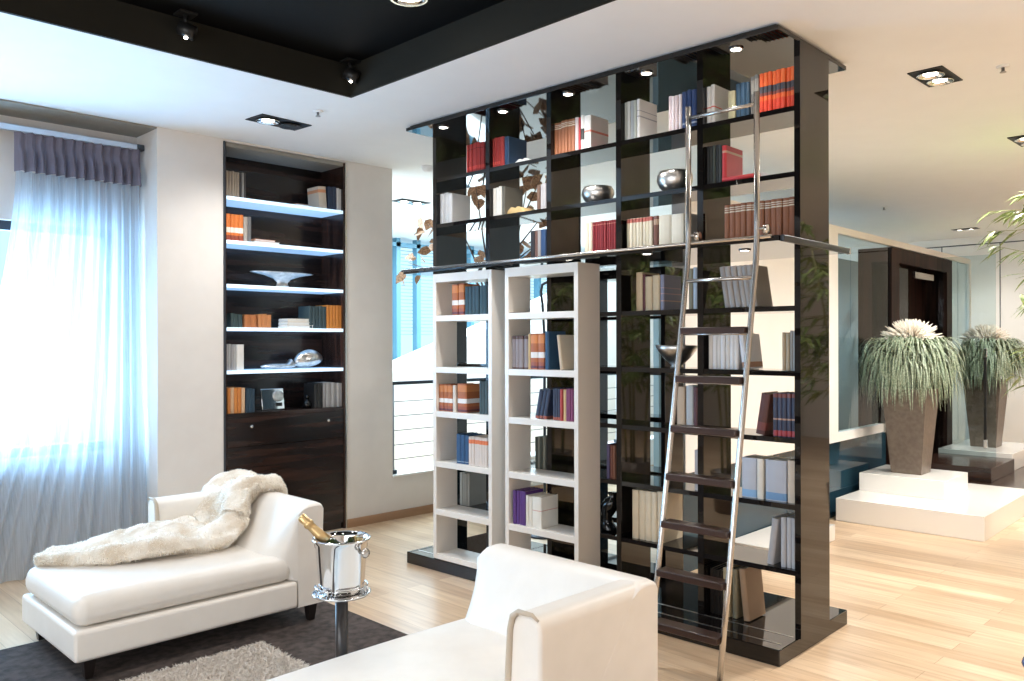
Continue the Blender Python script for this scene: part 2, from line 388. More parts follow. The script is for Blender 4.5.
# ================================================================== big black open bookcase
UP = [2.62, 2.10, 1.573, 1.053, .53]
bc = thing('black_bookcase', 'large black lacquer open bookcase room divider reaching the ceiling', 'bookcase', B0, OFF)
L1 = 2.68
MB().box(0, .80, 0, L1, 0, .078, .004).build('plinth', 'black', bc)
for d in (.075, .205): MB().box(d, d+.008, .03, L1-.03, .0781, .0795).build('floor_track', 'trackline', bc)
MB().box(0, .80, 0, L1, 2.944, 2.966, .002).box(.02, .78, .02, L1-.02, 2.966, 2.979).build('canopy', 'black', bc)
MB().box(0, .80, 0, L1+.03, 1.970, 1.996, .002).build('middle_plate', 'black', bc)
MB().box(.01, .79, -.022, -.001, 1.966, 1.998, .006, 3).build('side_profile', 'steel_dark', bc)
MB().box(.79, .803, -.023, .0, 1.965, 1.999, .004).build('profile_cap', 'polish', bc)
rl = MB().tube([(-.012, .03, 1.992), (-.012, L1+.03, 1.992)], .009, 12).build('ladder_rail', 'chrome', bc); rl['label'] = 'steel ladder rail'
ZT = [.40, .717, 1.037, 1.361, 1.676, 2.322, 2.6385]
ST = .025
D0, D1 = .205, .495
for l in UP: MB().box(D0, D1, l-.0175, l+.0175, .0785, 1.9695).box(D0, D1, l-.0175, l+.0175, 1.9965, 2.9435).build('upright', 'black', bc)
MB().box(D0, .54, -.012, .018, .0785, 1.9695).box(D0, .54, -.012, .018, 1.9965, 2.9435).build('end_panel', 'black', bc)
LE = UP+[.0005]
for i in range(5):
    for z in ZT:
        MB().box(D0+.002, D1-.002, LE[i+1]+.018, LE[i]-.018, z-ST, z).build('shelf', 'black', bc)
for l in (2.407, 1.856, 1.331, .79, .265):
    s = MB().lathe([(0, 0), (.036, 0), (.036, -.006), (.030, -.008), (.026, -.003), (0, -.003)], 28).build('spotlight', 'chrome', bc, loc=(.098, l, 2.9435))
    MB().lathe([(0, 0), (.025, 0), (.025, -.0022), (0, -.0022)], 24).build('lens', 'lamp', s, loc=(0, 0, -.0034))
for l in (2.15, 1.45, .751, .3):
    s = MB().lathe([(0, 0), (.03, 0), (.03, -.005), (.025, -.006), (.022, -.002), (0, -.002)], 24).build('spotlight', 'chrome', bc, loc=(.25 if l != .751 else .04, l, 1.9697))
    MB().lathe([(0, 0), (.021, 0), (.021, -.002), (0, -.002)], 20).build('lens', 'lamp', s, loc=(0, 0, -.0024))

# sliding white units in front, black one behind
def slide_unit(name, label, l0, l1, d0, d1, m, z0=.082, z1=1.952, t=.03, shelves=(.39, .705, 1.033, 1.323, 1.660)):
    u = thing(name, label, 'bookcase', fb((d0+d1)/2, (l0+l1)/2, 0), OFF)
    hw, hl = (d1-d0)/2, (l1-l0)/2
    MB().box(-hw, hw, hl-t, hl, z0, z1, .0015).build('side_panel', m, u)
    MB().box(-hw, hw, -hl, -hl+t, z0, z1, .0015).build('side_panel', m, u)
    MB().box(-hw, hw, -hl+t, hl-t, z1-.055, z1, .0015).build('top_panel', m, u)
    MB().box(-hw, hw, -hl+t, hl-t, z0, z0+.035, .0015).build('bottom_panel', m, u)
    for z in shelves: MB().box(-hw+.001, hw-.001, -hl+t, hl-t, z-.019, z+.019, .0015).build('shelf', m, u)
    return u
slide_unit('white_bookcase', 'cream white open bookcase sliding unit nearest the window opening', 1.865, 2.41, .003, .192, 'white_lacquer')
slide_unit('white_bookcase', 'cream white open bookcase sliding unit beside the dark bays', 1.185, 1.752, .003, .203, 'white_lacquer')
slide_unit('black_slide_bookcase', 'black lacquer sliding unit standing behind the dark bays', .985, 1.585, .575, .775, 'black')

# ------------------------------------------------------------------ books
def book_mesh(t, h, dep, hollow=.006):
    b = MB(); c = min(.003, t*.18)
    # boards and rounded spine; spine faces -d (local -x)
    b.box(0, dep, t/2-c, t/2, 0, h); b.box(0, dep, -t/2, -t/2+c, 0, h)
    b.prism([(0, t/2), (-.004, t/2*.7), (-.006, 0), (-.004, -t/2*.7), (0, -t/2), (c, -t/2+c*.5), (c, t/2-c*.5)], 2, 0, h)
    return b
def page_mesh(t, h, dep):
    c = min(.003, t*.18)
    return MB().box(.0035, dep-.004, -t/2+c*1.05, t/2-c*1.05, .003, h-.004)

def put_book(base, t, h, dep, m, label, group, rz, lean=0, name='book', pm='pages'):
    o = book_mesh(t, h, dep).build(name, m, loc=base)
    o.rotation_euler = (lean, 0, rz)
    tag(o, label, 'book', group)
    page_mesh(t, h, dep).build('page_block', pm, o)
    return o

def run(cell, zf, u0, u1, n, vt, cols, desc, bands=(), ds=.235, dep=.17, lean=0, jit=.004, world=False, tilt_off=0, hfix=None):
    """n upright books with spines side by side between image columns u0 and u1 of their shelf front."""
    if world:
        a = at_y(u0, 340, ds).x; c = at_y(u1, 340, ds).x; h = at_y((u0+u1)/2, vt, ds).z-zf
    else:
        a = at_b(u0, 340, ds)[0]; c = at_b(u1, 340, ds)[0]; h = at_b((u0+u1)/2, vt, ds)[1]-zf
    if hfix: h = hfix
    if not world:
        bounds = [(UP[j]-.0185, (UP+[.0005])[j+1]+.0185) for j in range(5)] if ds > .1 else [(2.379, 1.896), (1.721, 1.216)]
        for hi, lo in bounds:
            if lo-.02 < (a+c)/2 < hi+.02: a = min(a, hi); c = max(c, lo)
    h = max(.1, min(h, .285))
    tot = abs(a-c); ws = [1+random.uniform(-.12, .12) for _ in range(n)]; k = tot/sum(ws)
    pos = 0
    for i in range(n):
        t = ws[i]*k; q = pos+t/2; pos += t
        col = cols[i % len(cols)] if isinstance(cols, list) else cols
        m = book_mat(col, bands)
        hh = h+random.uniform(-jit, jit)
        if n == 1: lab = '%s, %s' % (desc, cell)
        elif n == 2: lab = '%s %s, %s' % (('left of two', 'right of two')[i], desc, cell)
        else: lab = '%s %s from left, %s' % (ORD[i], desc, cell)
        gr = None if n == 1 else '%s row, %s' % (desc, cell)
        if world:
            p = Vector((a+q, ds+random.uniform(0, .006), zf)); rz = PI/2; ln = lean
            dz = abs(math.sin(lean))*t/2*.98
            o = put_book(p+Vector((0, 0, dz+.0008)), t*.955, hh, dep, m, lab, gr, rz, -lean)
        else:
            p = fb(ds+random.uniform(0, .008), a-q, zf)
            dz = abs(math.sin(lean))*t/2
            put_book(p+Vector((0, 0, dz+.0008)), t*.955, hh, dep, m, lab, gr, OFF, -lean)

def flat_book(cell, zf, p, rz, w, dep, t, m, label, pm='white_pages', group=None):
    o = book_mesh(t, w, dep)
    o.xf(Matrix.Translation((0, 0, t/2)) @ Matrix.Rotation(-PI/2, 4, 'X'))
    o = o.build('book', m, loc=(p[0], p[1], zf+.001), rz=rz); tag(o, label, 'book', group)
    g = page_mesh(t, w, dep); g.xf(Matrix.Translation((0, 0, t/2)) @ Matrix.Rotation(-PI/2, 4, 'X')); g.build('page_block', pm, o)
    return o

T, Mi, Bo = 2.6385, 2.322, 1.9965
c_ = lambda s: s
top = lambda k: 'top tier, %s bay of black bookcase' % k
mid = lambda k: 'second tier, %s bay of black bookcase' % k
low = lambda k: 'above steel rail, %s bay of black bookcase' % k
RED, DRED, BLUE, NAVY = (.40, .035, .03), (.20, .012, .018), (.02, .055, .12), (.012, .028, .075)
BROWN, WHITE, CREAM, GREY, ORANGE = (.27, .095, .038), (.78, .76, .73), (.72, .64, .50), (.30, .29, .28), (.85, .13, .03)
PALE = (.66, .60, .48)
leather = [(.80, .83, PALE), (.86, .88, PALE), (.91, .93, PALE)]
# top tier
run(top('window-end'), T, 467.2, 484.6, 10, 143, [RED, (.33, .03, .03)], 'thin ribbed red book', [(.1, .22, (.55, .06, .05)), (.8, .82, (.1, .01, .01))])
run(top('second'), T, 491.6, 500.4, 4, 138, [RED], 'narrow red book', [(.1, .2, (.6, .07, .05))])
run(top('second'), T, 500.6, 504, 1, 137, RED, 'bright red book beside blue volume')
run(top('second'), T, 504.2, 508.6, 1, 136.5, BLUE, 'thick dark blue volume')
run(top('third'), T, 553.8, 575, 6, 121, BROWN, 'brown gilt-banded leather volume', leather)
run(top('third'), T, 575.2, 578.4, 1, 118, (.62, .55, .56), 'pale pinkish book')
run(top('third'), T, 578.6, 580.4, 1, 117, (.5, .05, .06), 'thin red book between white books')
run(top('third'), T, 580.6, 584, 1, 116, WHITE, 'white book with black title', [(.3, .62, (.04, .04, .04))])
run(top('third'), T, 584.2, 591, 1, 115, (.80, .78, .76), 'thick white book with small red mark', [(.5, .56, (.75, .25, .2))])
run(top('fourth'), T, 623.4, 636.6, 4, 101, [(.45, .47, .42), (.60, .61, .58), (.40, .42, .44)], 'slim grey book')
run(top('fourth'), T, 636.8, 639.8, 1, 99.5, WHITE, 'large white book with grey lettering', [(.55, .58, (.4, .4, .42)), (.7, .72, (.4, .4, .42))])
run(top('fourth'), T, 668.4, 682, 4, 95.5, [(.72, .58, .58), (.78, .68, .68)], 'pale pink book')
run(top('fourth'), T, 682.2, 697, 3, 90.5, [(.015, .04, .13)], 'navy blue book', [(.12, .16, (.35, .38, .45))])
run(top('ladder'), T, 706.4, 710.6, 1, 86, WHITE, 'white book with red line', [(.42, .45, (.8, .15, .12))])
run(top('ladder'), T, 710.8, 714.6, 1, 85, WHITE, 'white book with dark picture cover', [(.42, .45, (.8, .15, .12))])
run(top('ladder'), T, 728.4, 735.6, 1, 91, (.42, .37, .22), 'olive book')
run(top('ladder'), T, 736.4, 750, 3, 82.5, [(.025, .06, .10), (.03, .075, .13)], 'dark teal book')
run(top('ladder'), T, 750.4, 759.6, 2, 75.5, [(.13, .12, .11)], 'charcoal book', [(.55, .9, (.25, .23, .2))])
run(top('ladder'), T, 760, 795, 8, 70, [ORANGE, (.90, .17, .04)], 'orange-red paperback with dark band', [(.42, .50, (.25, .06, .05)), (.5, .66, (.07, .07, .085)), (.02, .3, (.80, .07, .03))], jit=.001)
# second tier
run(mid('window-end'), Mi, 439.6, 448, 4, 193.5, [(.62, .61, .60), (.74, .73, .72)], 'slim off-white book')
run(mid('window-end'), Mi, 448.2, 452.4, 1, 194, (.72, .71, .70), 'large off-white book with face showing')
run(mid('second'), Mi, 491.4, 501.4, 3, 187.5, [(.70, .68, .63)], 'pale cream book')
run(mid('second'), Mi, 501.6, 504.4, 1, 187, (.10, .095, .08), 'dark grey-green large book')
run(mid('second'), Mi, 537, 540, 1, 185, (.12, .07, .05), 'narrow brown book')
run(mid('second'), Mi, 540.2, 546, 2, 184, [(.33, .32, .33)], 'mid grey book')
run(mid('ladder'), Mi, 704.8, 722.2, 5, 146, [(.012, .012, .012), (.02, .022, .02), (.045, .055, .045)], 'black-green book')
run(mid('ladder'), Mi, 722.4, 727, 1, 146, (.48, .025, .03), 'large red book with gilt label', [(.8, .86, (.5, .3, .2))])
# above the rail
run(low('second'), Bo, 530, 534, 1, 230.5, (.02, .02, .025), 'black book')
run(low('second'), Bo, 534.2, 540.6, 2, 230.5, [(.13, .065, .05), (.30, .28, .28)], 'brown-grey book')
run(low('second'), Bo, 541, 546, 1, 229, (.02, .055, .14), 'dark blue book')
run(low('third'), Bo, 584, 592, 2, 222.5, [CREAM], 'cream book')
run(low('third'), Bo, 592.4, 616, 10, 221, [DRED, (.26, .02, .025)], 'dark red volume', [(.04, .1, (.5, .25, .2)), (.9, .92, (.5, .2, .15))], jit=.001)
run(low('fourth'), Bo, 626.4, 652.6, 8, 218, [(.70, .62, .46), (.74, .67, .53)], 'red-tipped cream book', [(.88, .99, (.5, .13, .1))], jit=.001)
run(low('fourth'), Bo, 653, 658, 1, 216.5, (.16, .06, .04), 'dark brown book', [(.75, .9, (.45, .3, .2))])
run(low('fourth'), Bo, 659, 684, 2, 214.5, [(.68, .62, .50), (.72, .67, .56)], 'thick cream volume')
run(low('fourth'), Bo, 684.2, 690, 1, 214, (.62, .58, .5), 'slim cream book')
run(low('ladder'), Bo, 724.4, 795.5, 12, 201, [BROWN, (.24, .085, .035)], 'brown gilt-banded leather volume', leather, jit=.001)
# below the rail
lv = lambda s, k: '%s shelf, %s bay of black bookcase' % (s, k)
run(lv('uppermost lower', 'fourth'), 1.676, 635.6, 642, 1, 273, (.60, .47, .31), 'tan book with purple top')
run(lv('uppermost lower', 'fourth'), 1.676, 642.2, 645.2, 1, 274, (.10, .015, .02), 'dark red narrow book')
run(lv('uppermost lower', 'fourth'), 1.676, 645.4, 659.6, 2, 276, [(.58, .46, .30)], 'plain tan book')
run(lv('uppermost lower', 'fourth'), 1.676, 660, 664, 1, 275.5, (.20, .21, .30), 'grey-blue book with pink lines', [(.25, .28, (.55, .35, .3)), (.45, .48, (.45, .3, .35)), (.62, .64, (.45, .3, .35))])
run(lv('uppermost lower', 'fourth'), 1.676, 688.2, 692.6, 1, 268, (.22, .20, .13), 'olive narrow book')
run(lv('uppermost lower', 'fourth'), 1.676, 693, 697.4, 1, 268, (.45, .52, .60), 'pale blue narrow book')
run(lv('uppermost lower', 'ladder'), 1.676, 725, 757.5, 6, 265.5, [(.36, .325, .30), (.40, .36, .33)], 'leaning taupe volume', lean=math.radians(8.5), jit=.001)
run(lv('bowl-level', 'ladder'), 1.361, 708.6, 738, 7, 333.5, [(.74, .70, .66), (.80, .79, .80)], 'white volume')
run(lv('bowl-level', 'ladder'), 1.361, 742.5, 747.5, 1, 334, (.70, .72, .78), 'leaning white-blue book', [(.05, .2, (.4, .2, .12))], lean=math.radians(7))
run(lv('bowl-level', 'ladder'), 1.361, 782, 789.8, 2, 333, [(.40, .29, .17), (.46, .38, .26)], 'tan book')
run(lv('bowl-level', 'ladder'), 1.361, 790, 796, 2, 331, [(.32, .31, .29), (.44, .45, .46)], 'slim grey book')
run(lv('eye-below', 'fourth').replace('eye-below', 'third lower'), 1.037, 676.5, 684.4, 1, 386.5, (.55, .42, .30), 'tan thick book')
run(lv('third lower', 'fourth'), 1.037, 685.2, 692.6, 1, 386.5, (.50, .51, .52), 'light grey book')
run(lv('third lower', 'fourth'), 1.037, 692.8, 697.6, 1, 387, (.10, .02, .022), 'dark maroon book')
run(lv('third lower', 'ladder'), 1.037, 755.5, 764.6, 1, 393.5, (.10, .03, .022), 'leaning dark brown picture book', [(.1, .3, (.2, .05, .04))], lean=math.radians(-9), tilt_off=0)
run(lv('third lower', 'ladder'), 1.037, 772.8, 796, 5, 393.5, [(.03, .035, .07), (.04, .045, .09)], 'red-footed navy volume', [(.01, .14, (.45, .05, .06)), (.38, .42, (.5, .3, .22)), (.9, .99, (.2, .05, .04))], jit=.001)
run(lv('fourth lower', 'third'), .717, 606.2, 614.8, 3, 445, [(.09, .07, .16), (.16, .05, .03), (.22, .09, .05)], 'purple-brown book')
run(lv('fourth lower', 'fourth'), .717, 693.6, 698.6, 1, 449.5, (.42, .41, .42), 'grey book')
run(lv('fourth lower', 'ladder'), .717, 741, 756, 1, 458, (.50, .54, .62), 'pale blue-grey slipcase near ladder', [(.02, .2, (.25, .45, .7))], dep=.15)
run(lv('fourth lower', 'ladder'), .717, 756.4, 763, 1, 458.5, (.74, .71, .64), 'cream book beside slipcase')
run(lv('fourth lower', 'ladder'), .717, 764.4, 786, 1, 461, (.46, .49, .56), 'wide pale blue-grey slipcase', [(.02, .2, (.16, .30, .50))], dep=.14)
run(lv('fourth lower', 'ladder'), .717, 786.6, 795.4, 1, 461, (.60, .50, .40), 'beige book against end panel')
run(lv('fifth lower', 'fourth'), .40, 631.6, 656, 4, 491, [(.74, .65, .49)], 'large cream volume', dep=.2, jit=.001)
run(lv('fifth lower', 'fourth'), .40, 656.4, 662, 1, 491, (.72, .62, .46), 'thick cream volume with face showing', dep=.2)
run(lv('fifth lower', 'ladder'), .40, 766.2, 772.6, 1, 518, (.40, .40, .42), 'leaning light grey book', lean=math.radians(-7))
run(lv('fifth lower', 'ladder'), .40, 780.5, 796, 3, 517.5, [(.42, .43, .46), (.50, .51, .54)], 'upright light grey book')
run('on black plinth, ladder bay', .0795, 705.4, 722, 4, 569, [(.012, .01, .01)], 'black book', ds=.26)
run('on black plinth, ladder bay', .0795, 722.4, 729.6, 1, 568, (.55, .43, .25), 'tan book beside black books', ds=.26)
run('on black plinth, ladder bay', .0795, 731.5, 736.5, 1, 569, (.26, .22, .14), 'olive book', ds=.26)
run('on black plinth, ladder bay', .0795, 743, 749.5, 1, 570, (.40, .26, .16), 'leaning brown-faced book', ds=.26, lean=math.radians(6))
# behind the white units, inside the black bookcase
run(lv('fifth lower', 'window-end'), .40, 459.5, 468.5, 4, 473.5, [(.36, .36, .33)], 'slim grey-green book')
run(lv('fourth lower', 'second'), .717, 534.5, 545, 4, 437, [(.05, .06, .045), (.2, .2, .16)], 'dark green book')
run(lv('fourth lower', 'second'), .717, 546, 551, 1, 437, (.035, .04, .04), 'black picture book')
# white unit near the window
wu = lambda s: '%s shelf, white bookcase nearest window' % s
TIG = (.42, .12, .035)
tig = [(.02, .10, (.12, .03, .04)), (.10, .20, (.32, .08, .04)), (.32, .48, (.80, .77, .74)), (.72, .95, (.62, .22, .06))]
FW = .022
run(wu('top'), 1.6795, 452, 464, 2, 284, TIG, 'orange picture book with white band', tig, ds=FW, dep=.14)
run(wu('top'), 1.6795, 464.4, 486.6, 6, 286, [(.022, .06, .085)], 'dark teal volume', ds=FW, dep=.14, jit=.001)
run(wu('third'), 1.0525, 438, 452, 3, 384.5, TIG, 'orange picture book with white band', tig, ds=FW, dep=.14, jit=.001)
run(wu('third'), 1.0525, 452.4, 455.6, 1, 385, (.70, .64, .56), 'cream book between orange books', ds=FW, dep=.14)
run(wu('third'), 1.0525, 456.6, 466, 1, 384.5, TIG, 'thick orange picture book with white band', tig, ds=FW, dep=.14)
run(wu('third'), 1.0525, 478.8, 487, 3, 381, [(.05, .085, .10)], 'grey-teal book', ds=FW, dep=.14)
run(wu('fourth'), .7245, 456.2, 468, 3, 435, [(.022, .08, .19)], 'bright blue book', [(.06, .08, (.4, .45, .5))], ds=FW, dep=.15)
run(wu('fourth'), .7245, 468.4, 487, 7, 437.5, [(.70, .62, .57)], 'orange-topped cream book', [(.76, .9, (.78, .22, .09))], ds=FW, dep=.14, jit=.001)
# white unit beside the dark bays
wv = lambda s: '%s shelf, white bookcase beside dark bays' % s
run(wv('second'), 1.3425, 511.8, 527.4, 4, 336, [(.10, .055, .05)], 'silver-edged brown book', [(.05, .9, (.28, .24, .25))], ds=FW, dep=.15, jit=.001)
run(wv('second'), 1.3425, 527.8, 530.2, 1, 334, (.60, .43, .22), 'thin tan book', ds=FW, dep=.15)
run(wv('second'), 1.3425, 530.4, 544, 2, 333.5, TIG, 'orange picture book with white band', tig, ds=FW, dep=.15, jit=.001)
run(wv('second'), 1.3425, 544.4, 548.4, 1, 332, (.018, .07, .15), 'blue book', ds=FW, dep=.15)
run(wv('second'), 1.3425, 559.5, 562.5, 1, 334.5, (.58, .46, .33), 'leaning tan book with face showing', ds=FW, dep=.15, lean=math.radians(7))
run(wv('third'), 1.0525, 534.6, 545.4, 3, 389, [(.03, .045, .09)], 'leaning navy book', [(.01, .1, (.35, .1, .07))], ds=FW, dep=.15, lean=math.radians(-12))
run(wv('third'), 1.0525, 552.4, 559.6, 3, 389, [(.035, .05, .095)], 'upright navy book', [(.01, .1, (.35, .1, .07))], ds=FW, dep=.15)
run(wv('third'), 1.0525, 560, 562.4, 1, 389.5, (.45, .06, .06), 'thin red book', ds=FW, dep=.15)
run(wv('third'), 1.0525, 562.6, 565.4, 1, 389.5, (.68, .50, .24), 'thin yellow book', ds=FW, dep=.15)
run(wv('third'), 1.0525, 565.6, 572.6, 3, 389, [(.22, .05, .14)], 'purple-red book', ds=FW, dep=.15)
run(wv('fifth'), .4095, 512.4, 525, 4, 491, [(.10, .035, .20)], 'purple volume', ds=FW, dep=.16, jit=.001)
run(wv('fifth'), .4095, 525.4, 531.6, 2, 496, [(.76, .72, .64)], 'cream narrow book', ds=FW, dep=.15)
run(wv('fifth'), .4095, 531.8, 541, 1, 497, (.78, .75, .68), 'thick cream book with red lettering', [(.55, .57, (.6, .25, .2))], ds=FW, dep=.15)
# niche cabinet
nc = lambda s: '%s lit shelf of wall cabinet' % s
NY = WY+.03
run(nc('highest'), SZ[0]+.001, 226, 240, 5, 171.5, [(.34, .27, .20)], 'grey-beige book', ds=NY, world=True, dep=.16)
run(nc('highest'), SZ[0]+.001, 240.4, 246.4, 3, 173, [(.05, .045, .045), (.3, .28, .26)], 'charcoal book', ds=NY, world=True, dep=.16)
run(nc('highest'), SZ[0]+.001, 319.5, 327.4, 1, 187.5, (.62, .52, .42), 'leaning beige book', [(.72, .86, (.62, .28, .14))], ds=NY, world=True, dep=.16, lean=math.radians(4))
run(nc('highest'), SZ[0]+.001, 328.2, 337, 3, 187, [(.02, .035, .075)], 'navy book', ds=NY, world=True, dep=.16)
run(nc('highest'), SZ[0]+.001, 337.2, 342.2, 2, 189, [(.62, .60, .58)], 'off-white book', ds=NY, world=True, dep=.16)
run(nc('second'), SZ[1]+.001, 226, 243.6, 4, 214.5, [(.72, .20, .04)], 'orange book with white band', [(.02, .2, (.3, .06, .03)), (.3, .5, (.85, .78, .7))], ds=NY, world=True, dep=.16, jit=.001)
run(nc('second'), SZ[1]+.001, 244, 251.6, 2, 217, [(.40, .36, .32), (.15, .15, .15)], 'grey book', ds=NY, world=True, dep=.16)
run(nc('fourth'), SZ[3]+.001, 230.8, 242.6, 3, 316.5, [(.035, .06, .06)], 'small dark green book', ds=NY, world=True, dep=.12)
run(nc('fourth'), SZ[3]+.001, 244.4, 257, 2, 316.5, [(.42, .15, .05)], 'small orange-brown book', ds=NY, world=True, dep=.12)
run(nc('fourth'), SZ[3]+.001, 258.4, 271.6, 3, 316.5, [(.50, .20, .07)], 'small light orange book', ds=NY, world=True, dep=.12)
run(nc('fourth'), SZ[3]+.001, 309.5, 326.4, 5, 306.5, [(.04, .07, .08)], 'dark teal volume', ds=NY, world=True, dep=.16)
run(nc('fourth'), SZ[3]+.001, 326.8, 342.6, 5, 305.5, [(.58, .21, .035)], 'bright orange volume', ds=NY, world=True, dep=.16, jit=.001)
run(nc('fifth'), SZ[4]+.001, 226, 236, 4, 344.5, [(.32, .31, .31), (.42, .41, .40)], 'grey book', ds=NY, world=True, dep=.16)
run(nc('fifth'), SZ[4]+.001, 236.4, 244, 1, 344.5, (.74, .72, .68), 'thick white book', ds=NY, world=True, dep=.16)
run('on the cabinet drawer top, knob side', .986, 227, 245, 5, 388, [(.55, .19, .04), (.62, .40, .24), (.60, .22, .05)], 'orange book', ds=NY, world=True, dep=.16)
run('on the cabinet drawer top, knob side', .986, 246, 255, 3, 389, [(.02, .05, .08)], 'dark teal book', ds=NY, world=True, dep=.16)
run('on the cabinet drawer top, far end', .986, 314.5, 322.6, 2, 383.5, [(.012, .012, .012)], 'black book', ds=NY, world=True, dep=.16)
run('on the cabinet drawer top, far end', .986, 323, 342.6, 7, 383, [(.26, .25, .25), (.40, .39, .39)], 'light grey book', ds=NY, world=True, dep=.16)

# flat and open books
p = at_y(299, 205, NY)
flat_book('', SZ[0], (at_y(297, 200, NY).x, NY+.02), 0, .12, .12, .02, book_mat((.50, .30, .2)), 'brown-backed book lying flat beneath leaning beige book on highest lit shelf')
flat_book('', SZ[0], (at_y(232+16, 200, NY).x, NY+.05), 0, .12, .16, .012, book_mat((.5, .36, .24)), 'thin tan book lying flat on highest lit shelf')
xb = at_y(255, 240, NY).x
flat_book('', SZ[1], (xb, NY+.01), 0, .15, .21, .018, book_mat((.76, .66, .58)), 'white book lying flat at bottom of pair on second lit shelf')
flat_book('', SZ[1]+.020, (xb+.01, NY+.015), .03, .14, .17, .014, book_mat((.62, .28, .16)), 'orange-topped book lying on white book, second lit shelf')
xb = at_y(288, 325, NY).x
for i, s in enumerate(('lowest', 'middle', 'topmost')):
    flat_book('', SZ[3]+.0255*i, (xb+.004*i, NY+.004*i), 0, .14, .225-.01*i, .024, book_mat((.82, .76, .66)), 'cream book with orange mark, %s of flat stack on fourth lit shelf' % s, group='cream books stacked flat on fourth lit shelf')

def open_book(p, rz, w, dep, label, coverm, rise=.03, pm='white_pages', tilt=0):
    """an open book lying face up, its pages arching to the gutter"""
    t = thing('open_book', label, 'book', p, rz)
    cv = MB(); pg = MB()
    n = 10
    for sgn in (-1, 1):
        prof = [(sgn*w*i/n, rise*math.sin(PI*min(1, .18+.82*i/n))*(1-.55*i/n)+.006) for i in range(n+1)]
        poly = prof+[(sgn*w, .003), (0, .003)]
        pg.prism(poly, 1, -dep/2, dep/2)
        cv.box(min(0, sgn*(w+.005)), max(0, sgn*(w+.005)), -dep/2-.004, dep/2+.004, 0, .003)
    cv.build('cover', coverm, t); pg.build('page_block', pm, t)
    return t
open_book(fb(.33, at_b(527, 158, .30)[0], T+.001), OFF+PI/2, .075, .15, 'open white book lying on top tier, second bay of black bookcase', 'white_pages')
flat_book('', T, fb(.26, at_b(604, 144, .26)[0]), OFF, .12, .16, .012, book_mat((.62, .10, .10)), 'red book lying flat on top tier, third bay of black bookcase')
flat_book('', T, fb(.27, at_b(667, 135, .27)[0]), OFF, .15, .17, .010, book_mat((.80, .78, .76)), 'white book lying flat on top tier, fourth bay of black bookcase')
open_book(fb(.34, at_b(520.6, 208, .32)[0], Mi+.001), OFF+PI/2, .088, .15, 'open tan book with arching pages on second tier, second bay', book_mat((.45, .27, .10)), .055, book_mat((.62, .42, .18)))
open_book(fb(.33, at_b(760, 172, .30)[0], Mi+.001), OFF+PI/2, .085, .15, 'open book with white pages on second tier, ladder bay of black bookcase', book_mat((.5, .03, .035)))
o = MB().tube([(-.012, .10, .013), (-.012, -.10, .013)], [.0105, .0115], 14).build('rolled_print', book_mat((.55, .035, .04)), loc=fb(.235, at_b(742, 172, .235)[0], Mi), rz=OFF)
tag(o, 'thin red rolled tube lying before the open book, ladder bay second tier', 'tube')

# ------------------------------------------------------------------ ornaments on the black bookcase
def sbowl(u, v, zf, r, h, label, d=.34):
    l, _ = at_b(u, v, d)
    t = thing('silver_bowl', label, 'bowl', fb(d, l, zf+.001), OFF)
    k = [(0, 0), (.34, 0), (.62, .09), (.86, .30), (1, .58), (.97, .82), (.86, 1.0), (.83, 1.0), (.93, .80), (.95, .58), (.82, .33), (.58, .14), (0, .06)]
    MB().lathe([(a*r, z*h) for a, z in k], 48).build('bowl_body', 'silver', t)
    return t
sbowl(598, 200, Mi, .098, .105, 'squat silver bowl on second tier, third bay of black bookcase')
sbowl(675, 193, Mi, .100, .122, 'squat silver bowl on second tier, fourth bay beside the ladder')
l, _ = at_b(677, 360, .33)
t = thing('funnel_bowl', 'wide conical metal bowl on dark shelf behind the ladder', 'bowl', fb(.33, l, 1.362), OFF)
MB().lathe([(0, 0), (.036, 0), (.036, .006), (.030, .012), (.07, .05), (.104, .092), (.118, .122), (.1165, .1225), (.101, .092), (.066, .052), (.02, .02), (0, .018)], 48).build('bowl_body', 'silver', t)
l, _ = at_b(608, 520, .28)
t = MB()
for i in range(1): t.lathe([(0, 0), (.045, 0), (.05, .01), (.034, .045), (.028, .075), (.05, .12), (.056, .15), (.045, .185), (.022, .205), (.03, .22), (.03, .225), (0, .225)], 32)
# bend it into a curved figure
for v in t.bm.verts: v.co.y += .022*math.sin(v.co.z/.225*PI*1.6)
tag(t.build('black_sculpture', 'black_vase', loc=fb(.30, l, .401), rz=OFF), 'black curved vase figure on dark shelf beside the white bookcase', 'vase')

# ornaments in the wall cabinet
x = at_y(283, 286, WY+.12).x
t = thing('silver_dish', 'wide silver pedestal dish with spreading rim on third lit shelf', 'dish', (x, WY+.13, SZ[2]+.002))
MB().lathe([(0, 0), (.062, 0), (.050, .022), (.046, .04), (.075, .068), (.15, .092), (.255, .11), (.27, .115), (.255, .118), (.14, .103), (.06, .085), (0, .078)], 56, sy=.38).build('dish_body', 'silver', t)
def blob(name, label, cat, loc, fn, m, seg=40, rings=22, rz=0):
    b = MB(); V = []
    for i in range(rings+1):
        th = PI*i/rings
        V.append([b.bm.verts.new(fn(th, 2*PI*k/seg)) for k in range(seg)])
    for A, B in zip(V, V[1:]):
        for k in range(seg):
            f = b.bm.faces.new((A[k], B[k], B[(k+1) % seg], A[(k+1) % seg])); f.smooth = True
    bmesh.ops.remove_doubles(b.bm, verts=b.bm.verts, dist=1e-5)
    o = b.build(name, m, loc=loc, rz=rz); return tag(o, label, cat)
